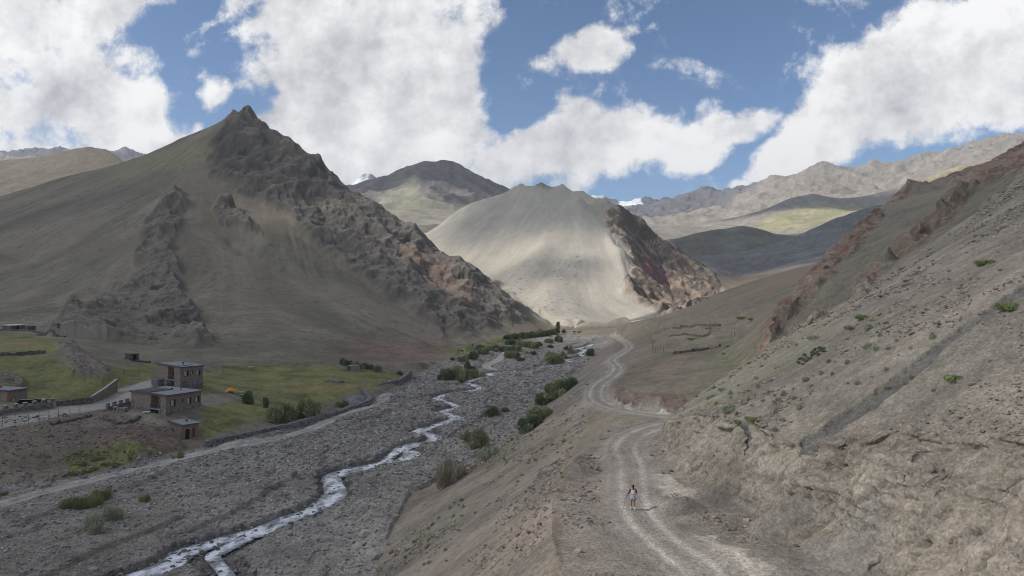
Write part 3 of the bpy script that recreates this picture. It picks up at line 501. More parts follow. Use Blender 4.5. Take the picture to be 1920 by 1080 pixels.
# ------------------------------------------------------------------ ground colours (albedo, linear)
def c3(h): return np.array([((v/255)/12.92 if v/255 <= .04045 else ((v/255+.055)/1.055)**2.4) for v in h])
SATUR = .84
COL = np.ones(SH+(3,))*c3((130, 120, 105))
def lay(m, c, a=1.0):
    global COL
    COL = COL+(a*m)[..., None]*(c3(c)-COL)
big = fbm(X, Y, 60, 4, 200); mid = fbm(X, Y, 14, 4, 201); sm = fbm(X, Y, 3, 3, 202)
lay(sstep(-.2, .5, big), (124, 120, 104), .6); lay(sstep(0, .5, mid), (140, 126, 112), .4)
lay(sstep(240, 330, DD)*(DD < 720)*(UU < .12)*sstep(-.1, .4, sl1+big), (128, 121, 100), .6)       # thin green-brown growth on the scree
swp = streaks(np.full(SH, 30.0), 4.5, 560); lscr = (DD > 235)*(DD < 720)*(UU < .1)*1.0; lay(lscr*sstep(.0, .35, swp), (142, 130, 115), .6); lay(lscr*sstep(.1, .4, -swp), (112, 105, 92), .5)
lay((DD > 880)*(DD < 1290)*(UU < 0)*1.0, (122, 114, 104), .7)
lay(M['greenL'], (136, 134, 100), .7)
lay(M['mound'], (124, 104, 90), .7)
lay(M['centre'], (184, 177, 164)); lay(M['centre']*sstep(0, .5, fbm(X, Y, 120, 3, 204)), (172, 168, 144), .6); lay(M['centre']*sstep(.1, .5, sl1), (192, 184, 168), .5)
lay(M['rockL'], (100, 95, 90)); lay(M['rockL']*sstep(0, .45, mid), (124, 117, 108), .7); lay(M['rockL']*sstep(.1, .5, sl1), (92, 88, 84), .6); lay(M['redL'], (138, 118, 104), .6); lay(M['redL']*sstep(0, .4, sm+mid), (146, 108, 92), .6)
lay(M['spur'], (112, 104, 96), .8); lay(M['spur']*sstep(.1, .4, mid), (88, 82, 78), .7)
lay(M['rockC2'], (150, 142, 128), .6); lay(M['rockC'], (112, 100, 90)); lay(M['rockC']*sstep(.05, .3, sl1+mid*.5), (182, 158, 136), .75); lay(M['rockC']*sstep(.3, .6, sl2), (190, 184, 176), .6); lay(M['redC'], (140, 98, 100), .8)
lay(M['shoulder'], (130, 119, 105)); lay(M['shoulder']*sstep(-.1, .3, mid), (118, 114, 94), .6); lay(M['shgrass']*sstep(-.3, .3, sm), (108, 114, 80), .7)
lay(M['shoulder']*sstep(210, 300, DD)*sstep(1330/F-.74, 1480/F-.74, UU), (138, 120, 104), .7)
lay(M['tan'], (142, 124, 112), .95)
lay(M['rslope'], (120, 114, 102)); lay(M['rslope']*sstep(0, .5, sm), (104, 102, 90), .5); lay(M['redR'], (128, 112, 102), .9); lay(M['redR']*sstep(-.1, .3, sm), (124, 90, 76), .8); lay(M['redR']*sstep(.25, .5, mid), (160, 138, 124), .5)
lay(M['bank'], (142, 130, 118)); lay(M['bank']*sstep(0, .4, sl1), (120, 114, 106), .7); lay(M['bkgrass']*sstep(-.1, .35, sm+.3*mid), (124, 126, 84), .65)
lay(M['near'], (138, 130, 119)); lay(M['near']*sstep(.0, .5, sl1), (130, 124, 114), .6); lay(M['near']*sstep(.1, .6, sl2), (158, 144, 132), .5); lay(M['near']*sstep(.3, .7, mid), (132, 130, 112), .4)
lay(M['near']*polymask([(1245, 789), (1440, 653), (1600, 560), (1560, 620), (1440, 740), (1330, 790)], 60, 100, 10, 30, 5), (134, 130, 108), .6)
lay(M['bench'], (144, 135, 125)); lay(M['bench']*sstep(-.1, .4, fbm(X, Y, 5, 4, 205)), (128, 124, 116), .7); lay(M['bench']*sstep(0, .4, fbm(X, Y, 4, 4, 206))*(UU < .16), (150, 132, 120), .6)
lay(M['cut'], (146, 137, 125)); strata = fbm(X*.15, Z*2.2+Y*.12, 1.6, 4, 207)
lay(M['cut']*sstep(0, .4, strata), (124, 116, 108), .7); lay(M['cut']*sstep(.05, .5, fbm(Y, Z*.5, 2.2, 4, 208)), (152, 142, 128), .6); lay(M['cut']*sstep(.2, .6, fbm(Y*1.5, Z*.4, .9, 3, 209)), (104, 96, 88), .6)
lay(M['cut2'], (136, 116, 106), .9); lay(M['cut2']*sstep(.1, .5, ridged(X, Z*.3, .9, 3, 210)), (112, 98, 92), .6)
lay(M['dark'], (100, 99, 97), .85); lay(M['dark2'], (124, 116, 106), .5)
lay(M['sand'], (128, 124, 118), .6); lay(hm, (84, 78, 72), .6); lay(M['pale'], (186, 178, 164), .8)
lay(M['badland'], (126, 124, 120)); lay(M['badland']*sstep(.1, .5, fbm(X, Y, 50, 4, 211)), (152, 150, 146), .6)
lay(M['badland']*sstep(1120, 1250, DD+40*big), (112, 112, 104), .5); lay(M['badland']*sstep(.1, .5, sl2), (146, 144, 140), .5)
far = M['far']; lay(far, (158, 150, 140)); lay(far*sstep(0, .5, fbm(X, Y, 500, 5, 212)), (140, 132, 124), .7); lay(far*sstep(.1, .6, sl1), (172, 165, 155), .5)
lay(((DD > 1300)*(DD < 1950)*(UU > .12)*(UU < .52)).astype(float)*(1-M['pale2']), (112, 112, 98), .8); lay(((DD > 1300)*(DD < 1950)*(UU > .12)*(UU < .52)).astype(float)*(1-M['pale2'])*sstep(.0, .4, sl1), (136, 132, 120), .6)
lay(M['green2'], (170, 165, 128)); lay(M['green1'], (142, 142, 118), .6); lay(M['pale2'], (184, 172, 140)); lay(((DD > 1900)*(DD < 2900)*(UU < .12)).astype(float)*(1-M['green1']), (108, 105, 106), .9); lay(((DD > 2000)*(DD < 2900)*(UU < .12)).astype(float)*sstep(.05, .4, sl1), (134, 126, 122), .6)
lay(M['blue'], (112, 112, 122), .85); lay((DD > 5500).astype(float)*(1-M['snow']), (104, 108, 120), .8); lay(M['snow'], (235, 238, 242))  # bluish layer: cloud shade on the valley head put into the ground colour
lay(M['lbank'], (128, 116, 104)); lay(M['lbank']*sstep(0, .4, mid), (112, 104, 90), .6); lay(M['gully'], (120, 100, 86), .6); lay(M['gully']*sstep(.1, .4, sm), (92, 78, 68), .6)
lay((DD > 115)*(DD < 300)*(UU < -.24)*(1-M['lbank'])*sstep(-.3, .2, mid+.2)*(PY > 640), (112, 110, 92), .5)
lay(M['lump'], (122, 112, 104)); 
gn = fbm(X, Y, 9, 4, 213); gf = M['grass']*(1-M['lump']*.8)
lay(gf, (122, 124, 74)); lay(gf*sstep(0, .4, gn), (134, 133, 70), .8); lay(gf*sstep(.0, .4, -gn), (92, 94, 60), .7); lay(gf*sstep(.05, .4, sm+.4*gn), (126, 116, 88), .5); lay(gf*sstep(.15, .5, -sm), (78, 84, 54), .5)
lay(M['field'], (142, 124, 82), .7)
lay(M['bed'], (146, 141, 135)); lay(M['bed']*sstep(-.05, .12, bar), (154, 148, 140), .8); lay(M['bed']*sstep(.05, .5, fbm(X, Y, 2.4, 4, 214)), (146, 142, 138), .5); lay(M['bed']*sstep(.1, .4, -fbm(X, Y, 2.0, 4, 215)), (98, 97, 98), .6)
lay(M['bed']*polymask([(-300, 960), (150, 905), (330, 905), (330, 1000), (200, 1080), (-300, 1200)], 60, 130, 20, 40, 6), (140, 130, 118), .6)
lay(M['wet'], (84, 84, 86), .55)
lay(M['track'], (164, 160, 156), .9); lay(M['vroad'], (172, 167, 160)); lay(M['dirt'], (142, 134, 124), .9); lay(M['road'], (152, 145, 136), .8)
rn_ = .7+1.1*fbm(X, Y, 3.5, 4, 216)
for m, dd_ in ((M['road'], rd), (M['track'], td)):
    lay(np.clip(m*np.exp(-((dd_-.85)/.32)**2)*rn_, 0, 1), (192, 184, 174), .95)
for off_, w_ in ((1.7, .12), (.35, .1)): lay(np.clip(M['road']*np.exp(-((rd-off_)/w_)**2)*rn_, 0, 1), (170, 160, 150), .5)
cnz = np.clip(CN*.27, -.5, .5)*(1-.5*flatm)*(1-.4*M['centre'])
scr = (DD > 240)*(DD < 900)*np.clip(1-rock-M['bed']-M['grass'], 0, 1)*sstep(.15, .3, slope)
cnz = cnz*(1-.65*scr); COL *= (1+scr*(1-.5*M['centre'])*np.clip(.16*sl4+.12*sl2+.10*sl3, -.22, .22)*sstep(-.5, .5, big)*1.3+.10*M['near']*sl3+.08*M['bank']*sl3)[..., None]
COL *= np.clip(1+cnz*(.55+.1*M['bed']+.3*rock), .45, 1.7)[..., None]
# low growth on the scree: small dark-green specks
spk = sstep(.34, .5, fbm(X, Y, 1.3, 2, 220)+.25*fbm(X, Y, 15, 2, 221))*np.clip(M['near']*.7+M['shoulder']*.9+M['bank']*.3, 0, 1)
lay(spk, (104, 108, 82), .55)
spk = sstep(.3, .5, fbm(X, Y, 5, 2, 222)+.2*fbm(X, Y, 50, 2, 223))*(DD > 230)*(DD < 720)*(UU < .1)*(1-M['rockL'])
lay(spk, (96, 94, 78), .5)
rk = np.clip(M['rockL']+M['spur']+M['rockC']+M['rslope']*.8, 0, 1)
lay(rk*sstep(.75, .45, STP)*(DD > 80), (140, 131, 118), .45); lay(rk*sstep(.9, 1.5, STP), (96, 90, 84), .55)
COL *= np.clip(1+.22*np.clip(RUG, -1.5, 1.5)*np.clip(rk+M['cut']+M['redR'], 0, 1)+.05*np.clip(RUG, -1.5, 1.5), .6, 1.5)[..., None]  # hollows darkened, bumps lightened: relief shading put into the ground colour
lum = COL@np.array([.25, .65, .1]); COL = lum[..., None]+(SATUR+.02*M['grass'])[..., None]*(COL-lum[..., None]); COL = np.clip(COL*np.where(M['snow'][..., None] > .3, 1, np.array([1.035, 1.0, .935])), .01, .95)

# ------------------------------------------------------------------ ground material
def nd(nt, t, **kw):
    n = nt.nodes.new(t)
    for k_, v in kw.items():
        if hasattr(n, k_): setattr(n, k_, v)
        else: n.inputs[k_.replace('_', ' ')].default_value = v
    return n
def new_mat(name):
    m = bpy.data.materials.new(name); m.use_nodes = True; nt = m.node_tree
    b = nt.nodes['Principled BSDF']; b.inputs['Roughness'].default_value = .95; b.inputs['Specular IOR Level'].default_value = .15
    return m, nt, b
def ground_mat(name, scales, bump, dist, vor=0):
    m, nt, b = new_mat(name); L = nt.links.new
    at = nd(nt, 'ShaderNodeAttribute', attribute_name='Col'); geo = nd(nt, 'ShaderNodeNewGeometry'); prev = at.outputs['Color']
    h = None
    for s, amt in scales:
        no = nd(nt, 'ShaderNodeTexNoise', Scale=s, Detail=5.0, Roughness=.65); L(geo.outputs['Position'], no.inputs['Vector'])
        mr = nd(nt, 'ShaderNodeMapRange'); L(no.outputs['Fac'], mr.inputs['Value'])
        mr.inputs['From Min'].default_value = .25; mr.inputs['From Max'].default_value = .75; mr.inputs['To Min'].default_value = 1-amt; mr.inputs['To Max'].default_value = 1+amt
        mx = nd(nt, 'ShaderNodeMix', data_type='RGBA', blend_type='MULTIPLY'); mx.inputs[0].default_value = 1
        L(prev, mx.inputs[6]); L(mr.outputs[0], mx.inputs[7]); prev = mx.outputs[2]; h = no
    if vor:
        vo = nd(nt, 'ShaderNodeTexVoronoi', Scale=vor); L(geo.outputs['Position'], vo.inputs['Vector']); sp = nd(nt, 'ShaderNodeSeparateColor'); L(vo.outputs['Color'], sp.inputs[0])
        mr = nd(nt, 'ShaderNodeMapRange'); L(sp.outputs[0], mr.inputs['Value']); mr.inputs['To Min'].default_value = .82; mr.inputs['To Max'].default_value = 1.2
        mx = nd(nt, 'ShaderNodeMix', data_type='RGBA', blend_type='MULTIPLY'); mx.inputs[0].default_value = 1; L(prev, mx.inputs[6]); L(mr.outputs[0], mx.inputs[7]); prev = mx.outputs[2]
    L(prev, b.inputs['Base Color'])
    bp = nd(nt, 'ShaderNodeBump', Strength=bump, Distance=dist); L(h.outputs['Fac'], bp.inputs['Height']); L(bp.outputs[0], b.inputs['Normal'])
    return m
mat_near = ground_mat('stony ground', ((.9, .12), (6.0, .30)), .8, .2, 6.5)
mat_mtn = ground_mat('scree and rock', ((.05, .08), (.6, .16)), .45, .6, 0)
mat_far = ground_mat('far range', ((.004, .12), (.03, .2)), .4, 10)

# ------------------------------------------------------------------ link the land as separate sheets
RID = np.zeros(SH, int)                                   # 0 hillside
RID[(M['bed'] > .5)] = 1
RID[(M['road'] > .5)] = 2; RID[(M['track'] > .5)] = 3; RID[(M['vroad'] > .5)] = 4
RID[(M['grass'] > .5) & (RID == 0)] = 5
foot = samp(Zc, UU, DD)
lm = polymask([(-900, 640), (0, 606), (100, 622), (160, 645), (300, 670), (400, 672), (600, 684), (800, 678), (860, 662), (950, 640), (1030, 618), (1040, 100), (-900, 100)], 235, 880, 2)
RID[(lm > .5) & (RID == 0)] = 6
RID[(M['centre'] > .5) | ((DD > 500) & (DD < 860) & (RID == 0))] = 7
RID[(DD >= 860) & (DD < 1290)] = 8; RID[(DD >= 1290) & (DD < 2900)] = 9; RID[DD >= 2900] = 10
NAMES = {0: ('hillside', mat_near), 1: ('riverbed', mat_near), 2: ('dirt_road', mat_near), 3: ('gravel_track', mat_near), 4: ('village_road', mat_near), 5: ('grass_field', mat_near), 6: ('rocky_mountain', mat_mtn), 7: ('pale_mountain', mat_mtn), 8: ('grey_hills', mat_mtn), 9: ('far_hills', mat_far), 10: ('far_mountains', mat_far)}
P3 = np.stack([WX, WY, Z], -1)
def quad_mesh(name, co, quads, col, mat):
    me = bpy.data.meshes.new(name); me.vertices.add(len(co)); me.vertices.foreach_set('co', co.astype(np.float32).ravel())
    me.loops.add(quads.size); me.loops.foreach_set('vertex_index', quads.astype(np.int32).ravel())
    me.polygons.add(len(quads)); me.polygons.foreach_set('loop_start', (np.arange(len(quads))*quads.shape[1]).astype(np.int32))
    if col is not None:
        at = me.color_attributes.new('Col', 'FLOAT_COLOR', 'POINT'); at.data.foreach_set('color', np.concatenate([col, np.ones((len(col), 1))], 1).astype(np.float32).ravel())
    me.update(calc_edges=True); me.validate(); me.shade_smooth(); me.materials.append(mat)
    o = bpy.data.objects.new(name, me); C.collection.objects.link(o); return o
idx = np.arange(SH[0]*SH[1]).reshape(SH); quads = np.stack([idx[:-1, :-1], idx[:-1, 1:], idx[1:, 1:], idx[1:, :-1]], -1).reshape(-1, 4)
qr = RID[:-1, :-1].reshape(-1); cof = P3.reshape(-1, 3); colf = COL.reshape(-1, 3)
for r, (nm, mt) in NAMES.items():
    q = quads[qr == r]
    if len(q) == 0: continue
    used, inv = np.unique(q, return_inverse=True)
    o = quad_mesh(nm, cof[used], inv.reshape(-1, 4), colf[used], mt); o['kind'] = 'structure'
def ground(x, y):                                        # height of the finished land under a point
    u = x/y; j = min(max(np.searchsorted(ds, y), 1), len(ds)-2); i = min(max(np.searchsorted(us, u), 1), len(us)-2)
    a = (y-ds[j-1])/(ds[j]-ds[j-1]); b = (u-us[i-1])/(us[i]-us[i-1])
    return float((Z[j-1, i-1]*(1-b)+Z[j-1, i]*b)*(1-a)+(Z[j, i-1]*(1-b)+Z[j, i]*b)*a)
def hit(px, py, dmin=25, dmax=900):                       # first land met along a sight line
    u = (px-960)/F; t = (py-540)/F; i = min(max(int(np.searchsorted(us, u)), 0), len(us)-1)
    col_ = Z[:, i]; ray = CZ-t*ds; ok = np.where((col_ >= ray) & (ds > dmin) & (ds < dmax))[0]
    d = ds[ok[0]] if len(ok) else dmax
    return np.array([u*d, d, ground(u*d, d)])
# ------------------------------------------------------------------ object helpers
def mat(name, rgb, rough=.85, var=.18, scale=3.0, bump=.0, metal=0.0, trans=0.0):
    m, nt_, b = new_mat(name); LL = nt_.links.new; c = list(c3(rgb)); b.inputs['Roughness'].default_value = rough; b.inputs['Metallic'].default_value = metal
    tcn = nt_.nodes.new('ShaderNodeTexCoord'); no = nt_.nodes.new('ShaderNodeTexNoise'); no.inputs['Scale'].default_value = scale; no.inputs['Detail'].default_value = 6
    LL(tcn.outputs['Object'], no.inputs['Vector']); cr_ = nt_.nodes.new('ShaderNodeValToRGB'); LL(no.outputs['Fac'], cr_.inputs[0])
    cr_.color_ramp.elements[0].position = .3; cr_.color_ramp.elements[1].position = .7
    cr_.color_ramp.elements[0].color = [v*(1-var) for v in c]+[1]; cr_.color_ramp.elements[1].color = [min(v*(1+var), 1) for v in c]+[1]
    LL(cr_.outputs[0], b.inputs['Base Color'])
    if bump:
        bp = nt_.nodes.new('ShaderNodeBump'); bp.inputs['Strength'].default_value = bump; bp.inputs['Distance'].default_value = .05; LL(no.outputs['Fac'], bp.inputs['Height']); LL(bp.outputs[0], b.inputs['Normal'])
    return m
def brick_mat(name, rgb, mortar, w, h):
    m, nt_, b = new_mat(name); LL = nt_.links.new; tcn = nt_.nodes.new('ShaderNodeTexCoord')
    sp = nt_.nodes.new('ShaderNodeSeparateXYZ'); LL(tcn.outputs['Object'], sp.inputs[0]); ad = nt_.nodes.new('ShaderNodeMath'); ad.operation = 'ADD'; LL(sp.outputs[0], ad.inputs[0]); LL(sp.outputs[1], ad.inputs[1])
    cb = nt_.nodes.new('ShaderNodeCombineXYZ'); LL(ad.outputs[0], cb.inputs[0]); LL(sp.outputs[2], cb.inputs[1])
    br = nt_.nodes.new('ShaderNodeTexBrick'); LL(cb.outputs[0], br.inputs['Vector']); c = c3(rgb)
    br.inputs['Color1'].default_value = list(c*.92)+[1]; br.inputs['Color2'].default_value = list(c*1.06)+[1]; br.inputs['Mortar'].default_value = list(c3(mortar))+[1]
    br.inputs['Scale'].default_value = 1; br.inputs['Brick Width'].default_value = w; br.inputs['Row Height'].default_value = h; br.inputs['Mortar Size'].default_value = .02
    no = nt_.nodes.new('ShaderNodeTexNoise'); no.inputs['Scale'].default_value = 1.2; no.inputs['Detail'].default_value = 6; LL(tcn.outputs['Object'], no.inputs['Vector'])
    mr = nt_.nodes.new('ShaderNodeMapRange'); LL(no.outputs['Fac'], mr.inputs['Value']); mr.inputs['From Min'].default_value = .3; mr.inputs['From Max'].default_value = .7; mr.inputs['To Min'].default_value = .8; mr.inputs['To Max'].default_value = 1.15
    mx = nt_.nodes.new('ShaderNodeMix'); mx.data_type = 'RGBA'; mx.blend_type = 'MULTIPLY'; mx.inputs[0].default_value = 1; LL(br.outputs['Color'], mx.inputs[6]); LL(mr.outputs[0], mx.inputs[7]); LL(mx.outputs[2], b.inputs['Base Color'])
    return m
def stone_mat(name, rgb, scale):
    m, nt_, b = new_mat(name); LL = nt_.links.new; tcn = nt_.nodes.new('ShaderNodeTexCoord'); c = c3(rgb)
    vo = nt_.nodes.new('ShaderNodeTexVoronoi'); vo.inputs['Scale'].default_value = scale; LL(tcn.outputs['Object'], vo.inputs['Vector'])
    cr_ = nt_.nodes.new('ShaderNodeValToRGB'); sp = nt_.nodes.new('ShaderNodeSeparateColor'); LL(vo.outputs['Color'], sp.inputs[0]); LL(sp.outputs[0], cr_.inputs[0])
    cr_.color_ramp.elements[0].color = list(c*.6)+[1]; cr_.color_ramp.elements[1].color = list(np.minimum(c*1.5, 1))+[1]
    LL(cr_.outputs[0], b.inputs['Base Color']); bp = nt_.nodes.new('ShaderNodeBump'); bp.inputs['Strength'].default_value = .8; bp.inputs['Distance'].default_value = .08; bp.invert = True
    LL(vo.outputs['Distance'], bp.inputs['Height']); LL(bp.outputs[0], b.inputs['Normal']); return m
MT = dict(brick=brick_mat('mud brick', (140, 121, 107), (120, 112, 104), .42, .2), plinth=stone_mat('stone plinth', (118, 112, 108), 3.2), roof=mat('grey flat roof', (142, 140, 140), .8, .12, 1.0),
 coping=mat('dark roof edge', (92, 88, 90), .8), pane=mat('pale window boards', (158, 156, 146), .6, .08, 2), frame=mat('window frame', (74, 66, 62), .7), gap_shade=mat('dark opening', (40, 38, 38), .9),  # dark openings: their inner shade is put into the colour
 door=mat('brown wooden door', (84, 66, 56), .7), reddoor=mat('red brown door', (112, 66, 54), .7), concrete=mat('grey concrete', (138, 136, 134), .9), wall=stone_mat('river wall stone', (112, 110, 108), 2.2), cap=mat('pale wall coping', (172, 170, 166), .9),
 gabion=stone_mat('stacked cobbles', (124, 122, 120), 3.5), dry=stone_mat('dry stone', (98, 92, 86), 2.4), post=mat('weathered post', (104, 98, 92), .9), wire=mat('dull wire', (96, 94, 92), .7), orange=mat('orange tarpaulin', (226, 150, 40), .6, .1),
 white=mat('white cloth', (214, 212, 206), .8, .06), black=mat('black rubber', (26, 26, 28), .6), orangetrim=mat('orange painted board', (178, 92, 48), .7), metal=mat('pale painted metal', (170, 172, 174), .5), glass=mat('dark glass', (30, 34, 38), .15), tail=mat('red lamp lens', (150, 24, 20), .3),
 wood=mat('shrub twigs', (92, 80, 68), .9, .2, 8), bark=mat('tree bark', (84, 74, 64), .9), stick=mat('bare branches', (112, 104, 98), .9),
 skin=mat('tanned skin', (150, 108, 84), .6, .06), shirt=mat('dark red sleeve', (112, 42, 42), .85), vest=mat('white vest', (206, 208, 214), .85, .05), tied=mat('light grey cloth', (160, 160, 162), .9, .08, 14), shorts=mat('black shorts', (28, 28, 34), .8), hair=mat('black hair', (30, 24, 24), .5), shoe=mat('white shoe', (214, 208, 206), .6, .05), pole=mat('dark pole', (70, 62, 60), .4), sock=mat('white sock', (208, 204, 200), .9, .05), cloth2=mat('dark coat', (44, 42, 48), .9))
def tag(o, label=None, cat=None, group=None, kind=None):
    for k_, v in (('label', label), ('category', cat), ('group', group), ('kind', kind)):
        if v: o[k_] = v
    return o
def empty(name, loc, rz=0.0, label=None, cat=None, group=None):
    o = bpy.data.objects.new(name, None); C.collection.objects.link(o); o.location = [float(v) for v in loc]; o.rotation_euler = (0, 0, rz); o.empty_display_size = .3
    return tag(o, label, cat, group)
class MB:
    def __init__(s): s.v = []; s.f = []
    def box(s, x0, x1, y0, y1, z0, z1):
        n = len(s.v); s.v += [(x, y, z) for z in (z0, z1) for x, y in ((x0, y0), (x1, y0), (x1, y1), (x0, y1))]
        s.f += [tuple(n+i for i in q) for q in ((0, 3, 2, 1), (4, 5, 6, 7), (0, 1, 5, 4), (1, 2, 6, 5), (2, 3, 7, 6), (3, 0, 4, 7))]; return s
    def tube(s, a, b, r0, r1=None, n=6):
        r1 = r0 if r1 is None else r1; a = Vector(a); b = Vector(b); d = (b-a).normalized(); u = d.orthogonal().normalized(); w = d.cross(u); k = len(s.v)
        for p, r in ((a, r0), (b, r1)):
            for i in range(n): t = 2*math.pi*i/n; s.v.append(tuple(p+u*math.cos(t)*r+w*math.sin(t)*r))
        s.f += [(k+i, k+(i+1) % n, k+n+(i+1) % n, k+n+i) for i in range(n)]; s.f += [tuple(range(k+n-1, k-1, -1)), tuple(range(k+n, k+2*n))]; return s
    def poly(s, pts, faces):
        k = len(s.v); s.v += [tuple(p) for p in pts]; s.f += [tuple(k+i for i in f) for f in faces]; return s
    def build(s, name, m, parent=None, loc=None, smooth=False):
        me = bpy.data.meshes.new(name); me.from_pydata(s.v, [], s.f); me.update(); me.materials.append(m if not isinstance(m, str) else MT[m])
        if smooth: me.shade_smooth()
        o = bpy.data.objects.new(name, me); C.collection.objects.link(o)
        if parent is not None: o.parent = parent
        if loc is not None: o.location = [float(v) for v in loc]
        return o
def copy_tree(o, parent=None):
    c = o.copy(); C.collection.objects.link(c); c.parent = parent
    for ch in list(o.children): copy_tree(ch, c)
    return c

# ------------------------------------------------------------------ stream
wm, nt_, wb = new_mat('foaming melt water'); LL = nt_.links.new; wb.inputs['Roughness'].default_value = .25; wb.inputs['Specular IOR Level'].default_value = .5
geo = nt_.nodes.new('ShaderNodeNewGeometry'); at = nt_.nodes.new('ShaderNodeAttribute'); at.attribute_name = 'Col'
n1_ = nt_.nodes.new('ShaderNodeTexNoise'); n1_.inputs['Scale'].default_value = 1.1; n1_.inputs['Detail'].default_value = 7; n1_.inputs['Roughness'].default_value = .65; LL(geo.outputs['Position'], n1_.inputs['Vector'])
ad_ = nt_.nodes.new('ShaderNodeMath'); ad_.operation = 'ADD'; LL(n1_.outputs['Fac'], ad_.inputs[0]); LL(at.outputs['Fac'], ad_.inputs[1])
cr_ = nt_.nodes.new('ShaderNodeValToRGB'); LL(ad_.outputs[0], cr_.inputs[0]); cr_.color_ramp.elements[0].position = .66; cr_.color_ramp.elements[0].color = (.20, .205, .215, 1); cr_.color_ramp.elements[1].position = 1.0; cr_.color_ramp.elements[1].color = (.82, .83, .86, 1)
LL(cr_.outputs[0], wb.inputs['Base Color']); bp_ = nt_.nodes.new('ShaderNodeBump'); bp_.inputs['Strength'].default_value = .7; bp_.inputs['Distance'].default_value = .15; LL(n1_.outputs['Fac'], bp_.inputs['Height']); LL(bp_.outputs[0], wb.inputs['Normal'])
def ribbon(name, line, hw0, hw1, seed, zoff):
    p = smooth_line(line, 6); n = len(p); t = np.gradient(p[:, :2], axis=0); t /= np.linalg.norm(t, axis=1)[:, None]; K = 9; V = []; CC = []
    s_ = np.cumsum(np.r_[0, np.linalg.norm(np.diff(p[:, :2], axis=0), axis=1)])
    wv_ = (hw0+.35+(hw1-hw0)*np.linspace(0, 1, n))*(1+.3*fbm(s_, s_*0, 7, 3, seed)*1.6)
    for k_ in range(K):
        a = (k_/(K-1)*2-1); q = p[:, :2]+np.stack([-t[:, 1], t[:, 0]], 1)*(a*wv_)[:, None]
        z = np.array([bedz(y) for y in q[:, 1]])+zoff+.06*fbm(q[:, 0], q[:, 1], 1.5, 3, seed+3)
        V.append(np.c_[q, z]); CC.append(.36-.34*abs(a)**3+.55*fbm(q[:, 0]*1.6, q[:, 1]*.7, 3.0, 3, seed+5))
    V = np.stack(V, 1).reshape(-1, 3); CC = np.clip(np.stack(CC, 1).reshape(-1), 0, 1)
    i = np.arange(n*K).reshape(n, K); q = np.stack([i[:-1, :-1], i[:-1, 1:], i[1:, 1:], i[1:, :-1]], -1).reshape(-1, 4)
    o = quad_mesh(name, V, q, np.repeat(CC[:, None], 3, 1), wm); o['kind'] = 'structure'; return o
ribbon('stream', stream_main, 1.4, 1.3, 401, -.42); ribbon('stream', stream_side, .7, .5, 421, -.41); ribbon('stream', stream_isl, .7, .7, 441, -.40)

# ------------------------------------------------------------------ loose stones (nobody could count them)
_ico = np.array([(0, 0, 1), (.894, 0, .447), (.276, .851, .447), (-.724, .526, .447), (-.724, -.526, .447), (.276, -.851, .447), (.724, .526, -.447), (-.276, .851, -.447), (-.894, 0, -.447), (-.276, -.851, -.447), (.724, -.526, -.447), (0, 0, -1)])
_if = np.array([(0, 1, 2), (0, 2, 3), (0, 3, 4), (0, 4, 5), (0, 5, 1), (1, 6, 2), (2, 7, 3), (3, 8, 4), (4, 9, 5), (5, 10, 1), (1, 10, 6), (2, 6, 7), (3, 7, 8), (4, 8, 9), (5, 9, 10), (6, 11, 7), (7, 11, 8), (8, 11, 9), (9, 11, 10), (10, 11, 6)])
def stones(name, pos, size, base, var, label, seed, flat=.55):
    r = np.random.RandomState(seed); n = len(pos)
    j = 1+.35*(r.rand(n, 12, 1)-.5); v = _ico[None]*j*np.stack([1+.6*r.rand(n), .7+.5*r.rand(n), flat*(.7+.7*r.rand(n))], 1)[:, None, :]
    a = r.rand(n)*6.283; c, s = np.cos(a)[:, None], np.sin(a)[:, None]; x = v[..., 0]*c-v[..., 1]*s; y = v[..., 0]*s+v[..., 1]*c
    tl = (r.rand(n)-.5)[:, None]*.7; z = v[..., 2]+x*tl
    V = np.stack([x, y, z], -1)*(size*.5)[:, None, None]+pos[:, None, :]; V[..., 2] += (size*.08)[:, None]
    col_ = base[None]*(1+var*(r.rand(n, 1)**1.5*2-.8))*np.array([[1, 1, 1]])+r.randn(n, 1)*.006*np.array([[1, .2, -1]])
    CCo = np.clip(np.repeat(col_, 12, 0), .02, .8)
    q = (_if[None]+np.arange(n)[:, None, None]*12).reshape(-1, 3)
    me = bpy.data.meshes.new(name); V = V.reshape(-1, 3); me.vertices.add(len(V)); me.vertices.foreach_set('co', V.astype(np.float32).ravel()); me.loops.add(q.size); me.loops.foreach_set('vertex_index', q.astype(np.int32).ravel())
    me.polygons.add(len(q)); me.polygons.foreach_set('loop_start', (np.arange(len(q))*3).astype(np.int32)); at_ = me.color_attributes.new('Col', 'FLOAT_COLOR', 'POINT'); at_.data.foreach_set('color', np.c_[CCo, np.ones(len(CCo))].astype(np.float32).ravel())
    me.update(calc_edges=True); me.materials.append(mat_near); o = bpy.data.objects.new(name, me); C.collection.objects.link(o); return tag(o, label, None, None, 'stuff')
def scatter(maskarr, n, seed, dexp=1.0, dmax=260, thr=.5):
    """points spread evenly over the picture-sized cells of a ground patch"""
    r = np.random.RandomState(seed); w = (maskarr > thr)*(DD < dmax)*(DD**dexp); w = (w/w.sum()).ravel(); k_ = np.searchsorted(np.cumsum(w), r.rand(n)); k_ = np.clip(k_, 0, w.size-1)
    j, i = np.unravel_index(k_, SH); return np.stack([WX[j, i]+(r.rand(n)-.5)*.3, WY[j, i]+(r.rand(n)-.5)*.3, Z[j, i]], 1), DD[j, i], r, (j, i)
mk = M['bed']*(1-M['track'])*(sdd > 1.1)*(.35+sstep(-.2, .2, fbm(X, Y, 3.5, 3, 230)))
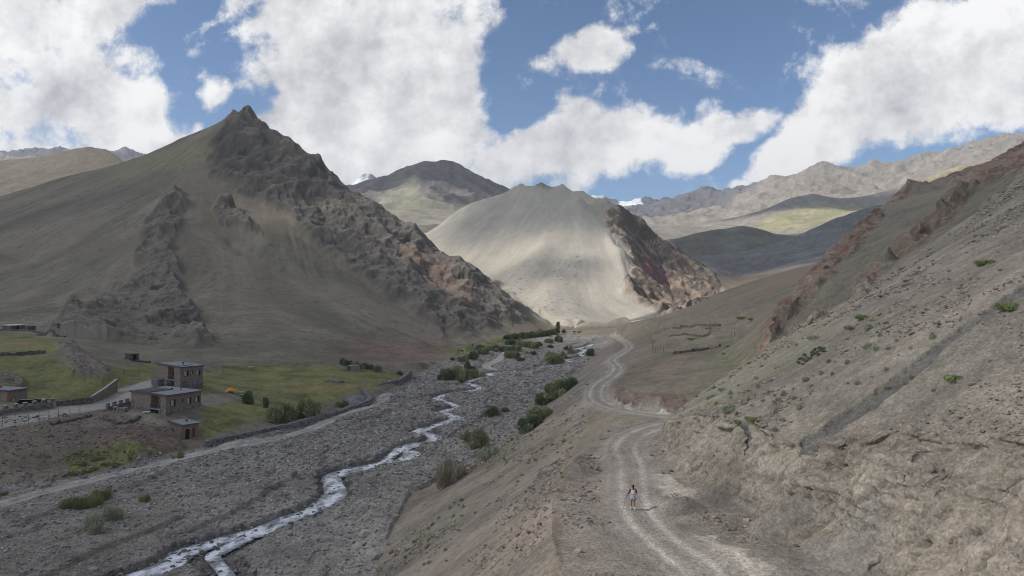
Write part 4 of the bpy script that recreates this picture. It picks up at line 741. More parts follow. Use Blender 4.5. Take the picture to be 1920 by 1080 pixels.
p_, d_, r_, _ = scatter(mk, 110000, 1, 1.1, 330, .3); sz_ = np.clip(.09+.13*r_.rand(len(d_))**2+.5*r_.rand(len(d_))**16, .05, .9)*np.clip(d_/105, .75, 1.7)
stones('river_stones', p_, sz_, c3((148, 143, 136)), .6, 'grey cobbles and boulders strewn over the river bed', 11)
mk = M['bed']*(sdd > .2)*(sdd < 2.9)
p_, d_, r_, _ = scatter(mk, 3000, 5, .8, 330, .3); p_[:, 2] = np.maximum(p_[:, 2], .008*np.maximum(0, d_-100)-.46); keep = r_.rand(len(d_)) < np.where(fbm(p_[:, 0], p_[:, 1], 6, 2, 59) > 0, .9, .25)
stones('stream_stones', p_[keep], (.18+.55*r_.rand(len(d_))**4)[keep], c3((124, 122, 120)), .5, 'wet dark stones along the edges and in the riffles of the stream', 15)
mk = np.clip(M['bank']+M['bench']*.8+M['near']*.9+M['sand']*0, 0, 1)*(1-M['road'])*(1-M['sand'])*sstep(-.2, .5, mid+.5*sm)
p_, d_, r_, _ = scatter(mk, 26000, 2, .6, 150, .25); sz_ = np.clip(.05+.10*r_.rand(len(d_))**2+.35*r_.rand(len(d_))**22, .04, .55)*np.clip(d_/50, .7, 2)
stones('scree_stones', p_, sz_, c3((140, 130, 120)), .45, 'small angular stones lying on the scree slopes and the dirt bench', 12)
mk = np.clip(M['gully']+M['lbank']*.5+M['lump']*.4+(M['dirt']*0), 0, 1)
p_, d_, r_, _ = scatter(mk, 5000, 3, .6, 240, .3); sz_ = (.15+.5*r_.rand(len(d_))**5)
stones('bank_stones', p_, sz_, c3((128, 118, 108)), .5, 'loose rubble on the brown river bank below the village', 13)
for px, py, w, lb in ((702, 1046, 2.0, 'large pale boulder at the foot of the near bank'), (176, 1070, 1.0, 'pale boulder on the gravel at the lower left'), (500, 868, .9, 'lone pale boulder on the gravel bar left of the stream'), (1085, 1036, .45, 'small pale rock at the left edge of the dirt bench'), (1208, 978, .22, 'small stone lying between the wheel ruts behind the walker')):
    g_ = hit(px, py); bm_ = MB(); r = np.random.RandomState(int(px)); ico2 = _ico*(1+.25*(r.rand(12, 1)-.5))*np.array([.62, .45, .42])*w
    o = bm_.poly([tuple(v) for v in ico2], [tuple(f) for f in _if]).build('boulder', mat('boulder %d' % px, (156, 150, 142), .9, .2, 2), None, g_+np.array([0, 0, w*.12])); tag(o, lb, 'boulder')

# ------------------------------------------------------------------ shrubs and trees
def leaf_mat(name, rgb):
    m, nt_, b = new_mat(name); LL = nt_.links.new; at = nt_.nodes.new('ShaderNodeAttribute'); at.attribute_name = 'Col'
    mx = nt_.nodes.new('ShaderNodeMix'); mx.data_type = 'RGBA'; mx.blend_type = 'MULTIPLY'; mx.inputs[0].default_value = 1; LL(at.outputs['Color'], mx.inputs[6]); mx.inputs[7].default_value = list(c3(rgb))+[1]; LL(mx.outputs[2], b.inputs['Base Color'])
    return m
LM = dict(willow=leaf_mat('willow leaves', (150, 154, 118)), dark=leaf_mat('dark leaves', (118, 127, 100)), olive=leaf_mat('olive leaves', (154, 150, 120)), grey=leaf_mat('grey-green leaves', (164, 166, 144)), bright=leaf_mat('fresh leaves', (136, 146, 100)), dry=leaf_mat('dry twigs', (150, 138, 122)), grass=leaf_mat('rough grass', (140, 142, 104)))
def leaves(name, seed, kind, n, ls, up=.5, narrow=.35, shape='dome'):
    """unit-size crown (width 2, height about 1.2): leaf-sized blades in many clumps"""
    r = np.random.RandomState(seed); nc = 16
    if shape == 'dome': cc = np.stack([(r.rand(nc)-.5)*1.4, (r.rand(nc)-.5)*1.4, .12+.75*r.rand(nc)], 1); cc[:, 2] *= 1-.55*np.hypot(cc[:, 0], cc[:, 1])**2; cr2 = .22+.22*r.rand(nc)
    elif shape == 'flat': cc = np.stack([(r.rand(nc)-.5)*1.5, (r.rand(nc)-.5)*1.5, .05+.25*r.rand(nc)], 1); cr2 = .2+.15*r.rand(nc)
    elif shape == 'round': v = r.randn(nc, 3); v /= np.linalg.norm(v, axis=1)[:, None]; cc = v*.5+np.array([0, 0, .62]); cr2 = .28+.16*r.rand(nc)
    else: nc = 26; t = r.rand(nc); cc = np.stack([(r.rand(nc)-.5)*.9*(1-.6*t), (r.rand(nc)-.5)*.9*(1-.6*t), .5+3.0*t], 1); cr2 = .22+.2*r.rand(nc)
    k_ = r.randint(0, nc, n); v = r.randn(n, 3); v /= np.linalg.norm(v, axis=1)[:, None]; P = cc[k_]+v*(cr2[k_]*(.55+.45*r.rand(n)))[:, None]; P[:, 2] = np.abs(P[:, 2])
    dr = v+np.array([0, 0, up])+.6*r.randn(n, 3); dr /= np.linalg.norm(dr, axis=1)[:, None]; sd_ = np.cross(dr, r.randn(n, 3)); sd_ /= np.linalg.norm(sd_, axis=1)[:, None]+1e-9
    l = ls*(.6+.8*r.rand(n))[:, None]; a = P-sd_*l*narrow*.5; b = P+sd_*l*narrow*.5; c = P+dr*l
    V = np.stack([a, b, c], 1).reshape(-1, 3); tone_ = (.75+.5*r.rand(nc))[k_]*(.75+.5*r.rand(n)); cl = np.stack([tone_*(1+.1*r.randn(n)), tone_, tone_*.95], 1)
    q = np.arange(3*n).reshape(n, 3); me = bpy.data.meshes.new(name); me.vertices.add(3*n); me.vertices.foreach_set('co', V.astype(np.float32).ravel()); me.loops.add(3*n); me.loops.foreach_set('vertex_index', q.astype(np.int32).ravel())
    me.polygons.add(n); me.polygons.foreach_set('loop_start', (np.arange(n)*3).astype(np.int32)); at_ = me.color_attributes.new('Col', 'FLOAT_COLOR', 'POINT'); at_.data.foreach_set('color', np.c_[np.repeat(np.clip(cl, .2, 2), 3, 0), np.ones(3*n)].astype(np.float32).ravel())
    me.update(calc_edges=True); me.materials.append(LM[kind]); return me
def twig_mesh(seed, n, h, spread, r0, m):
    r = random.Random(seed); b = MB()
    for i in range(n):
        a = r.random()*6.283; s = spread*(.2+.8*r.random()); top = (math.cos(a)*s, math.sin(a)*s, h*(.6+.4*r.random())); midp = (top[0]*.35, top[1]*.35, top[2]*.55)
        b.tube((math.cos(a)*.05, math.sin(a)*.05, 0), midp, r0, r0*.7, 5); b.tube(midp, top, r0*.7, r0*.25, 5)
    me = bpy.data.meshes.new('stems'); me.from_pydata(b.v, [], b.f); me.update(); me.materials.append(MT[m]); return me
PROTO = {}
for k_, n, ls, up, nar, shp in (('willow', 5200, .15, .5, .4, 'dome'), ('dark', 5200, .15, .4, .45, 'dome'), ('olive', 4200, .16, .8, .25, 'dome'), ('grey', 2400, .22, 1.2, .2, 'dome'), ('bright', 3200, .16, .8, .3, 'flat'), ('dry', 2200, .30, 1.6, .07, 'dome'), ('grass', 2600, .45, 2.4, .08, 'flat')):
    PROTO[k_] = [(leaves('foliage', 30+s*7+n % 13, k_, n, ls, up, nar, shp), twig_mesh(s+n, 14, .8, .7, .022, 'stick' if k_ == 'dry' else 'wood')) for s in range(3)]
PROTO['round'] = [(leaves('foliage', 77, 'dark', 6000, .13, .3, .45, 'round'), twig_mesh(5, 10, .8, .4, .03, 'wood'))]
_cnt = [0]
def shrub(px, py, w, h, kind, label, cat='shrub', group=None, name='shrub', pos=None, wm_=None, hm_=None):
    g_ = hit(px, py) if pos is None else pos; d = g_[1]; _cnt[0] += 1; r = random.Random(_cnt[0])
    W_ = (w*d/F if wm_ is None else wm_); H_ = (h*d/F if hm_ is None else hm_); f, t = PROTO[kind][_cnt[0] % len(PROTO[kind])]
    e = empty(name, g_-np.array([0, 0, .05*H_]), r.random()*6.28, label, cat, group)
    a = bpy.data.objects.new('foliage', f); C.collection.objects.link(a); a.parent = e; a.scale = (W_*.72, W_*.72, H_*.72) if kind == 'round' else (W_*.55, W_*.55, H_*1.0)
    if w >= 8: b = bpy.data.objects.new('stems', t); C.collection.objects.link(b); b.parent = e; b.scale = (W_*.5, W_*.5, H_*.85)
    return e
RB = 'willow shrubs on the gravel flats of the river bed'
for px, py, w, h, k_, lb in (
 (836, 712, 32, 22, 'dark', 'dark green left lobe of the thick willow clump beside the bend of the stream'), (860, 714, 34, 26, 'willow', 'thick willow shrub in the middle of the clump beside the bend of the stream'), (876, 694, 12, 20, 'dark', 'tall narrow dark shrub rising behind the thick willow clump'),
 (888, 707, 18, 15, 'willow', 'rounded green shrub at the right end of the thick willow clump'), (905, 708, 12, 10, 'olive', 'dull brown-green shrub just right of the thick willow clump'), (886, 694, 13, 8, 'dark', 'low dark shrub right of the tall narrow one'),
 (867, 678, 17, 12, 'willow', 'small green shrub left of the river bed track far off'), (886, 674, 20, 15, 'dark', 'dark green shrub at the left edge of the far river flat'), (907, 664, 20, 14, 'willow', 'leafy shrub at the left front of the far willow thicket'), (901, 656, 16, 9, 'dark', 'dark low shrub on the meadow edge left of the far thicket'),
 (927, 658, 20, 12, 'willow', 'broad olive-green shrub in the far thicket left of the dark round one'), (943, 660, 12, 13, 'dark', 'dark round shrub standing out of the far thicket'), (956, 671, 20, 14, 'willow', 'wide green shrub in front of the far willow thicket'), (970, 674, 9, 13, 'dark', 'narrow dark shrub touching the wide green one in front of the thicket'),
 (976, 677, 14, 8, 'dark', 'low dark shrub at the foot of the narrow dark one'), (957, 659, 22, 12, 'willow', 'yellow-green shrub in the middle of the far thicket'), (972, 660, 16, 11, 'willow', 'pale green shrub right of the middle of the far thicket'), (958, 646, 22, 11, 'dark', 'shrub at the back of the far thicket near the meadow'),
 (980, 650, 24, 12, 'willow', 'long shrub along the back of the far thicket'), (996, 653, 24, 13, 'willow', 'yellowish shrub at the right end of the far thicket'), (1010, 649, 14, 9, 'dark', 'dark shrub closing the far thicket on the right'), (1029, 643, 15, 9, 'willow', 'round shrub alone on the pale far flat'),
 (1047, 642, 14, 13, 'dark', 'round dark shrub below the lone poplar'), (1032, 652, 11, 6, 'dark', 'flat dark shrub on the pale flat above the wide willow'), (1000, 665, 9, 7, 'dark', 'small dark shrub on the open gravel left of the wide willow'), (1038, 679, 36, 18, 'willow', 'wide low willow shrub beside the far bend of the stream'),
 (1056, 671, 14, 10, 'olive', 'olive shrub just behind the wide low willow'), (1071, 664, 12, 14, 'olive', 'upright brownish shrub near the far stream'), (1062, 656, 10, 7, 'dark', 'small dark shrub behind the upright brownish one'), (1107, 667, 16, 15, 'dark', 'round dark shrub at the foot of the bank by the far stream'),
 (988, 664, 9, 6, 'grey', 'small pale shrub left of the small dark one on open gravel'), (848, 676, 9, 6, 'dark', 'tiny dark shrub on the scarp edge left of the far flat')):
    shrub(px, py, w, h, k_, lb, 'shrub', RB)
for i, (px, py, w, h) in enumerate(((952, 636, 18, 9), (965, 635, 16, 10), (978, 634, 17, 10), (990, 633, 17, 11), (1002, 632, 17, 11), (1013, 631, 17, 11), (1023, 630, 17, 12), (1033, 628, 16, 12), (1042, 627, 14, 12), (1012, 624, 8, 8))):
    shrub(px, py, w, h, 'dark', ('dark tree in the long hedge row at the foot of the left mountain' if i < 9 else 'dark rounded tree poking up behind the long hedge row'), 'tree', 'hedge row under the left mountain' if i < 9 else None, 'bushy_tree')
BK = 'shrubs at the foot of the near bank'
for px, py, w, h, k_, lb in (
 (1070, 727, 28, 21, 'dark', 'dark green shrub topping the upper clump on the right bank'), (1048, 742, 46, 32, 'willow', 'large willow shrub in the middle of the upper clump on the right bank'), (1022, 758, 36, 24, 'dark', 'dark green shrub at the lower end of the upper clump on the right bank'),
 (1012, 789, 40, 30, 'willow', 'yellow-green shrub topping the middle clump on the right bank'), (996, 804, 42, 26, 'dark', 'dark shrub at the lower end of the middle clump on the right bank'), (980, 812, 18, 16, 'grey', 'grey-green lower tip of the middle clump on the right bank'),
 (922, 780, 27, 20, 'dark', 'lone round dark shrub on the gravel between stream and bank'), (946, 772, 18, 9, 'olive', 'low thin shrub right of the lone round dark one'), (872, 826, 22, 20, 'olive', 'thin dull shrub left of the large half-bare one'), (896, 841, 44, 34, 'olive', 'large half-bare olive shrub on the gravel'),
 (918, 858, 48, 22, 'grey', 'long grey-green shrub below the half-bare olive one'), (840, 908, 52, 54, 'dry', 'big bare brown twiggy shrub where the gravel meets the near slope'), (552, 896, 12, 10, 'dry', 'small dry tuft on the gravel bar left of the stream')):
    shrub(px, py, w, h, k_, lb, 'shrub', BK)
VG = 'shrubs of the village meadow'
for px, py, w, h, k_, lb in (
 (467, 757, 20, 25, 'round', 'round dark bush like a ball near the orange tarpaulin'), (498, 764, 10, 22, 'dark', 'narrow dark bush right of the ball-shaped one'), (524, 788, 46, 34, 'willow', 'big grey-green willow bush on the meadow edge, left of two'), (573, 783, 46, 36, 'willow', 'big grey-green willow bush on the meadow edge, right of two'),
 (540, 780, 24, 22, 'dark', 'bush filling the gap between the two big meadow bushes'), (642, 763, 22, 12, 'willow', 'low bush in the gravel behind the river wall'), (644, 685, 13, 13, 'dark', 'dark bush behind the small grey shed'), (656, 684, 9, 8, 'dark', 'tiny bush peeping over the roof of the grey shed'), (667, 690, 16, 12, 'willow', 'bush just right of the small grey shed'),
 (681, 691, 17, 11, 'willow', 'second bush to the right of the small grey shed'), (694, 692, 14, 9, 'dark', 'third bush to the right of the small grey shed'), (707, 696, 18, 12, 'willow', 'last bush in the row right of the small grey shed'), (750, 703, 12, 7, 'dark', 'small dark bush near the upper end of the river wall')):
    shrub(px, py, w, h, k_, lb, 'bush', VG, 'bush')
for px, py, w, h, k_, lb in (
 (128, 951, 28, 20, 'grass', 'dark green grass tuft at the left end of the grassy strip by the track'), (162, 949, 44, 24, 'grass', 'broad green grass tuft in the middle of the grassy strip by the track'), (190, 936, 32, 20, 'grass', 'green grass tuft at the right end of the grassy strip by the track'),
 (270, 940, 18, 14, 'grass', 'small yellow-green grass tuft alone on the gravel'), (174, 998, 38, 36, 'grey', 'tall feathery grey-green plant on the near gravel'), (208, 972, 42, 22, 'grey', 'leaning grey-green plant behind the tall feathery one'), (335, 858, 18, 10, 'olive', 'small brown shrub beside the gravel track below the hut'), (5, 930, 16, 10, 'grass', 'green tuft at the left edge of the picture beside the track')):
    shrub(px, py, w, h, k_, lb, 'plant', None, 'grass_tuft')
for i, (px, py, w) in enumerate(((182, 862, 20), (198, 872, 16), (148, 872, 24), (175, 880, 14), (215, 874, 18), (278, 852, 12), (160, 886, 16), (138, 890, 18))):
    shrub(px, py, w, w*.45, 'bright', 'low green clump on the grassy slope of the brown bank', 'plant', 'green clumps on the brown bank', 'grass_clump')
for px, py, w, h, k_, lb in (
 (1790, 712, 38, 16, 'bright', 'bright green cushion bush on the bare upper slope right of the dark stripe'), (1892, 580, 34, 24, 'bright', 'tallest bright green bush near the right edge of the picture'), (1848, 494, 36, 14, 'bright', 'long green bush high on the right slope'), (1620, 597, 28, 13, 'bright', 'green bush just below the red crags, highest of a line'),
 (1594, 616, 24, 9, 'bright', 'green bush second in the line below the red crags'), (1630, 617, 18, 9, 'grey', 'greyish bush right of the line below the red crags'), (1697, 721, 13, 8, 'bright', 'small green bush by the upper side of the dark stripe, right of two'), (1668, 730, 15, 8, 'bright', 'small green bush by the dark stripe, left of two'),
 (1748, 636, 13, 13, 'grey', 'pale upright tuft above the dark stripe'), (1387, 798, 20, 10, 'bright', 'green bush on the lip of the road cut, left of two'), (1410, 787, 22, 10, 'bright', 'green bush on the lip of the road cut, right of two'), (1366, 773, 28, 14, 'grey', 'wide grey-green bush near the lower corner of the scree rib'), (1526, 636, 24, 9, 'grey', 'grey-green bush on the edge of the scree rib'), (1710, 709, 11, 8, 'grey', 'pale tuft between the dark stripe and the bright cushion bush')):
    shrub(px, py, w, h, k_, lb, 'bush', None, 'cushion_bush')
tufts = [(590, 385), (580, 345), (640, 415), (720, 425), (770, 440), (690, 450), (670, 465), (545, 450), (520, 470), (1040, 265), (1130, 190), (1180, 200), (1230, 300), (940, 260), (960, 320), (905, 320), (830, 350), (850, 385), (800, 490), (1090, 370), (710, 555), (670, 600), (1280, 155), (1240, 195), (1200, 130), (1465, 408), (1140, 180), (430, 490), (380, 470), (350, 440), (450, 420), (480, 520), (410, 400)]
rr_ = random.Random(4)
for i, (x, y) in enumerate(tufts): shrub(1200+x/2.667, 580+y/2.667+2, rr_.uniform(8, 15), rr_.uniform(6, 9), 'grey', 'small grey-green tuft on the scree slope above the road cut', 'plant', 'grey-green tufts on the right slope', 'dwarf_shrub')
for i in range(44):
    a, b = rr_.random(), rr_.random(); px = 1300+a*620; top = 789-(px-1245)*.667; py = top+12+b**1.6*(790-top)*.75
    shrub(px, py, rr_.uniform(4, 9), rr_.uniform(3, 5), 'grey' if rr_.random() < .75 else 'dry', 'small grey-green tuft on the scree slope above the road cut', 'plant', 'grey-green tufts on the right slope', 'dwarf_shrub')
for i in range(34):
    a = rr_.random(); px = 1500+a*42+rr_.uniform(-6, 6); py = 680-a*26+rr_.uniform(-6, 6)
    shrub(px, py, rr_.uniform(4, 8), rr_.uniform(3, 5), 'dark', 'tiny dark green cushion in the green patch on the scree slope', 'plant', 'dark green cushions in one patch of the slope', 'cushion_plant')
for i in range(46):
    if i < 26: px, py = rr_.uniform(760, 870), rr_.uniform(930, 1060); py = max(py, 1075-(px-720)*1.0)
    else: px, py = rr_.uniform(890, 1060), rr_.uniform(815, 905)
    shrub(px, py, rr_.uniform(5, 12), rr_.uniform(3, 6), 'grey' if rr_.random() < .5 else 'bright', 'low yellow-green tuft on the slope between the road bench and the river', 'plant', 'tufts on the river side of the bench', 'dwarf_shrub')
# far small shrubs
for px, py, w, h, k_, lb in ((1057, 625, 7, 8, 'dark', 'small dark bush left of the pale van'), (1086, 625, 7, 5, 'dry', 'reddish-brown bush right of the pale van'), (1580, 601, 0, 0, '', '')):
    if w: shrub(px, py, w, h, k_, lb, 'bush', None, 'bush')
for px, py, w, h in ((1282, 612, 14, 5), (1345, 610, 22, 6), (1395, 598, 26, 7), (1410, 600, 14, 7), (1330, 617, 14, 4), (1300, 636, 20, 4), (1358, 664, 9, 5), (1340, 728, 16, 6), (1366, 650, 10, 4), (1405, 682, 10, 5)):
    shrub(px, py, w, h, 'bright', 'low green bush on the old terraces across the gully', 'bush', 'bushes on the old terraces', 'terrace_bush')
# lone poplar
g_ = hit(1046, 621); e = empty('poplar_tree', g_, 0, 'lone poplar standing before the sunlit hill at the far river bend', 'tree'); s_ = 19*g_[1]/F/3.8
o = bpy.data.objects.new('crown', leaves('crown', 88, 'dark', 2600, .2, .3, .5, 'tall')); C.collection.objects.link(o); o.parent = e; o.scale = (s_*1.3, s_*1.3, s_)
b = MB(); b.tube((0, 0, -.3), (.05, 0, 3.2*s_), .22*s_, .05*s_, 8)
for k_ in range(7): a = k_*2.4; b.tube((0, 0, (.9+k_*.32)*s_), (math.cos(a)*.5*s_, math.sin(a)*.5*s_, (1.4+k_*.32)*s_), .07*s_, .02*s_, 5)
b.build('trunk', 'bark', e)
# bare saplings on the terraces
def sapling(px, py, h, label, group):
    g_ = hit(px, py); r = random.Random(int(px*3)); H_ = h*g_[1]/F; e = empty('bare_sapling', g_, r.random()*6, label, 'tree', group); b = MB(); b.tube((0, 0, -.1), (.04, 0, H_*.7), .05, .03, 5); b.build('trunk', 'stick', e)
    b = MB()
    for i in range(16): a = r.random()*6.28; z = H_*(.15+.75*r.random()); l = H_*.22*r.random()+.15; b.tube((.03, 0, min(z, H_*.7)), (math.cos(a)*l*.45, math.sin(a)*l*.45, z+l), .022, .008, 4)
    b.build('branches', 'stick', e)
for px, py, h in ((1223, 663, 32), (1226, 662, 24), (1229, 662, 14), (1233, 661, 12), (1238, 661, 13), (1244, 660, 12), (1220, 645, 16), (1217, 642, 14), (1234, 620, 16), (1246, 622, 10), (1371, 632, 12), (1377, 630, 10)):
    sapling(px, py, h, 'bare grey sapling on the old terraces across the gully', 'bare saplings on the terraces')
# ------------------------------------------------------------------ houses
def window(e, face, a, z, w, h, dark=.35, pane='pane'):
    """face 'x': wall along local x at y=0, looking to -y; face 'y': wall along local y at x=0, looking to -x"""
    f = MB(); t = .07
    def bx(m, a0, a1, z0, z1, o0, o1):
        if face[0] == 'x': y = float(face[1:] or 0); m.box(a0, a1, y-o1, y-o0, z0, z1)
        else: x = float(face[1:] or 0); m.box(x-o1, x-o0, a0, a1, z0, z1)
    for q in ((a-t, a, z-t, z+h+t), (a+w, a+w+t, z-t, z+h+t), (a, a+w, z+h, z+h+t), (a, a+w, z-t, z)): bx(f, q[0], q[1], q[2], q[3], .0, .07)
    o = f.build('window', 'frame', e); p = MB(); s = w*(1-dark); bx(p, a, a+s, z, z+h, .0, .025); p.build('pane', pane, o)
    if dark > 0: p = MB(); bx(p, a+s, a+w, z, z+h, .0, .02); p.build('shade_panel', 'gap_shade', o)  # dark panel painted as a shaded gap, the wall behind stays closed
def house(px, py, d, th, Lx, Ly, H, label, pl, porch=None, wins=(), extra=None, name='mud_brick_house', sink=1.5, basement=False):
    g_ = S(px, py, d); e = empty(name, g_, th, label, 'house'); w = MB(); p = MB(); ov = .25
    if porch:
        y0, y1, dp = porch         # recess in the left facade
        for q in ((0, Lx, 0, y0), (dp, Lx, y0, y1), (0, Lx, y1, Ly)): w.box(q[0], q[1], q[2], q[3], pl+.002, H); p.box(q[0]-.04 if q[0] == 0 else q[0], q[1]+.04, q[2]-(.04 if q[2] == 0 else 0), q[3]+(.04 if q[3] == Ly else 0), -sink, pl)
    else: w.box(0, Lx, 0, Ly, pl+.002, H); p.box(-.04, Lx+.04, -.04, Ly+.04, -sink, pl)
    w.build('wall', 'brick', e); p.build('plinth', 'plinth', e)
    r = MB(); r.box(-ov, Lx+ov, -ov, Ly+ov, H+.002, H+.16); r.build('roof', 'roof', e)
    c = MB(); k = H+.162
    for q in ((-ov-.02, Lx+ov+.02, -ov-.02, -ov+.2, .14), (-ov-.02, Lx+ov+.02, Ly+ov-.2, Ly+ov+.02, .14), (-ov-.02, -ov+.2, -ov+.2, Ly+ov-.2, .3), (Lx+ov-.2, Lx+ov+.02, -ov+.2, Ly+ov-.2, .14)): c.box(q[0], q[1], q[2], q[3], H-.06 if q[0] < 99 else k, k+q[4]-.16)
    c.build('parapet', 'coping', e)
    if porch:
        y0, y1, dp = porch; s = MB(); s.box(-.1, dp, y0, y1, pl-.18, pl+.02); s.build('porch_floor', 'concrete', e)
        rl = MB(); n = 7
        for i in range(n): y = y0+(y1-y0)*i/(n-1); rl.tube((0, y, pl), (0, y, pl+.85), .025)
        rl.tube((0, y0, pl+.85), (0, y1, pl+.85), .03); rl.build('railing', 'frame', e)
        dr = MB(); yd = y0+(y1-y0)*.30; dr.box(dp-.06, dp-.002, yd, yd+1.0, pl+.02, pl+2.1); o = dr.build('door', 'door', e); MB().box(dp-.1, dp-.06, yd+.8, yd+.86, pl+.95, pl+1.1).build('handle', 'coping', o)
        window(e, 'y%f' % dp, y0+(y1-y0)*.72, pl+1.0, .7, .9, .3)
        if basement:
            bb = MB(); bb.box(dp-.05, dp-.002, y0, y1, -sink, pl-.18); bb.build('basement_shade', 'gap_shade', e); MB().box(-.05, .35, y0+.25, y0+.6, -sink, pl-.18).build('column', 'concrete', e)
    for q in wins: window(e, *q)
    cb = MB(); cb.box(Lx*.6, Lx*.6+.35, Ly*.45, Ly*.45+.35, H+.16, H+.62); cb.build('chimney', 'coping', e)
    if extra: extra(e)
    return e
R = math.radians
house(338, 727, 168, R(50), 5.6, 13.2, 4.9, 'flat-roofed mud-brick house on a stone plinth at the upper end of the village road', 1.5, (3.2, 6.6, 1.3), (('x', .9, 2.7, 1.0, 1.2, .35), ('x', 2.6, 3.1, .5, .6, .4), ('x', 3.9, 2.7, .95, 1.2, .4), ('y', .7, 3.3, .35, .5, 0)), lambda e: (MB().box(1.2, 3.8, 1.5, 3.9, 5.064, 5.3).build('roof_hatch', 'roof', e), MB().box(-1.5, -.06, 4.2, 4.5, -1.5, 1.5).box(-1.5, -.06, 9.0, 12.6, -1.5, 1.3).build('terrace_wall', 'plinth', e)))
house(311, 779, 146, R(59.5), 8.3, 12.6, 4.1, 'wider flat-roofed mud-brick house with three pale windows below the village road', 1.1, (1.9, 5.4, 1.5), (('x', 1.1, 1.75, 1.0, 1.3, .3), ('x', 3.3, 2.3, .55, .7, .4), ('x', 4.7, 1.75, 1.1, 1.3, .3), ('x', 6.7, 1.75, 1.1, 1.3, .35), ('y', 11.6, 1.8, .35, .5, 0)), lambda e: (MB().box(.3, 5.4, 6.4, 12.0, 4.264, 4.45).build('upper_roof_slab', 'coping', e), MB().tube((5.5, 3.0, 4.26), (5.5, 3.0, 4.9), .07).tube((5.2, 3.0, 4.75), (5.8, 3.0, 4.75), .05).build('water_pipe', 'coping', e)), basement=True)
def hutx(e):
    o = MB().box(.8, 1.6, -.03, -.002, .1, 2.2).build('doorway_shade', 'gap_shade', e); MB().tube((.85, -.1, 2.1), (1.6, -.1, .3), .05).build('leaning_plank', 'door', e); MB().box(2.2, 2.75, -.07, -.002, .5, 2.4).build('door', 'reddoor', e)
    MB().box(-.06, -.002, 3.6, 4.7, 1.1, 1.25).build('shelf_board', 'cap', e)
house(340, 827, 139.3, R(48), 3.5, 6.1, 3.1, 'small square flat-roofed hut beside the river wall', .15, None, (('y', 3.7, 1.35, .9, .6, 0, 'plinth'),), hutx, name='mud_brick_hut', sink=.8)
def lx(e):
    MB().box(-.09, -.002, -.02, .35, .5, 3.4).build('painted_board', 'orangetrim', e); MB().box(2.4, 3.3, -.05, -.002, 0, 2.1).build('door', 'door', e)
house(14, 770, 150, R(72), 4.4, 13, 4.2, 'flat-roofed house at the left edge of the picture with an orange board at its corner', .2, None, (('x', .9, 1.2, .8, 1.3, .0), ('y', 2.0, 1.0, .9, 1.4, .3), ('y', 5.0, 1.0, .9, 1.4, .3), ('y', 8.0, 1.0, .9, 1.4, .3)), lx)
# stone huts
def stonehut(px, py, Lx, Ly, H, th, label, roofm, door=True):
    g_ = hit(px, py); e = empty('stone_hut', g_, th, label, 'hut'); b = MB(); b.box(0, Lx, 0, Ly, -1.0, H); o = b.build('wall', 'dry', e)
    r = MB(); r.box(-.2, Lx+.2, -.2, Ly+.2, H+.002, H+.2); r.build('roof', roofm, e)
    if door: MB().box(Lx*.4, Lx*.4+.8, -.04, -.002, 0, 1.6).build('doorway_shade', 'gap_shade', e)
    return e
stonehut(243, 676, 2.6, 3.6, 1.7, R(48), 'roofed dry-stone hut at the foot of the dark slope behind the meadow', 'post')
stonehut(20, 619, 5.0, 6.5, 1.7, R(60), 'low stone hut with a white sheet over its roof at the far left', 'white')
stonehut(52, 619, 2.6, 3.2, 1.3, R(50), 'smaller dark stone pen right of the white-roofed hut', 'dry', False)
g_ = hit(657, 696); e = empty('field_shed', g_, R(40), 'small grey open-ended shed on the meadow beside a row of bushes', 'shed'); MB().box(0, 3.4, 0, .12, -.5, 1.6).box(0, 3.4, 2.2, 2.32, -.5, 1.6).box(3.4, 3.52, 0, 2.32, -.5, 1.6).build('wall', 'concrete', e); MB().box(-.1, 3.6, -.1, 2.42, 1.602, 1.72).build('roof', 'concrete', e); MB().tube((-.9, .1, -.4), (-.05, .1, 1.6), .06).tube((-.9, 2.2, -.4), (-.05, 2.2, 1.6), .06).build('leaning_poles', 'post', e)

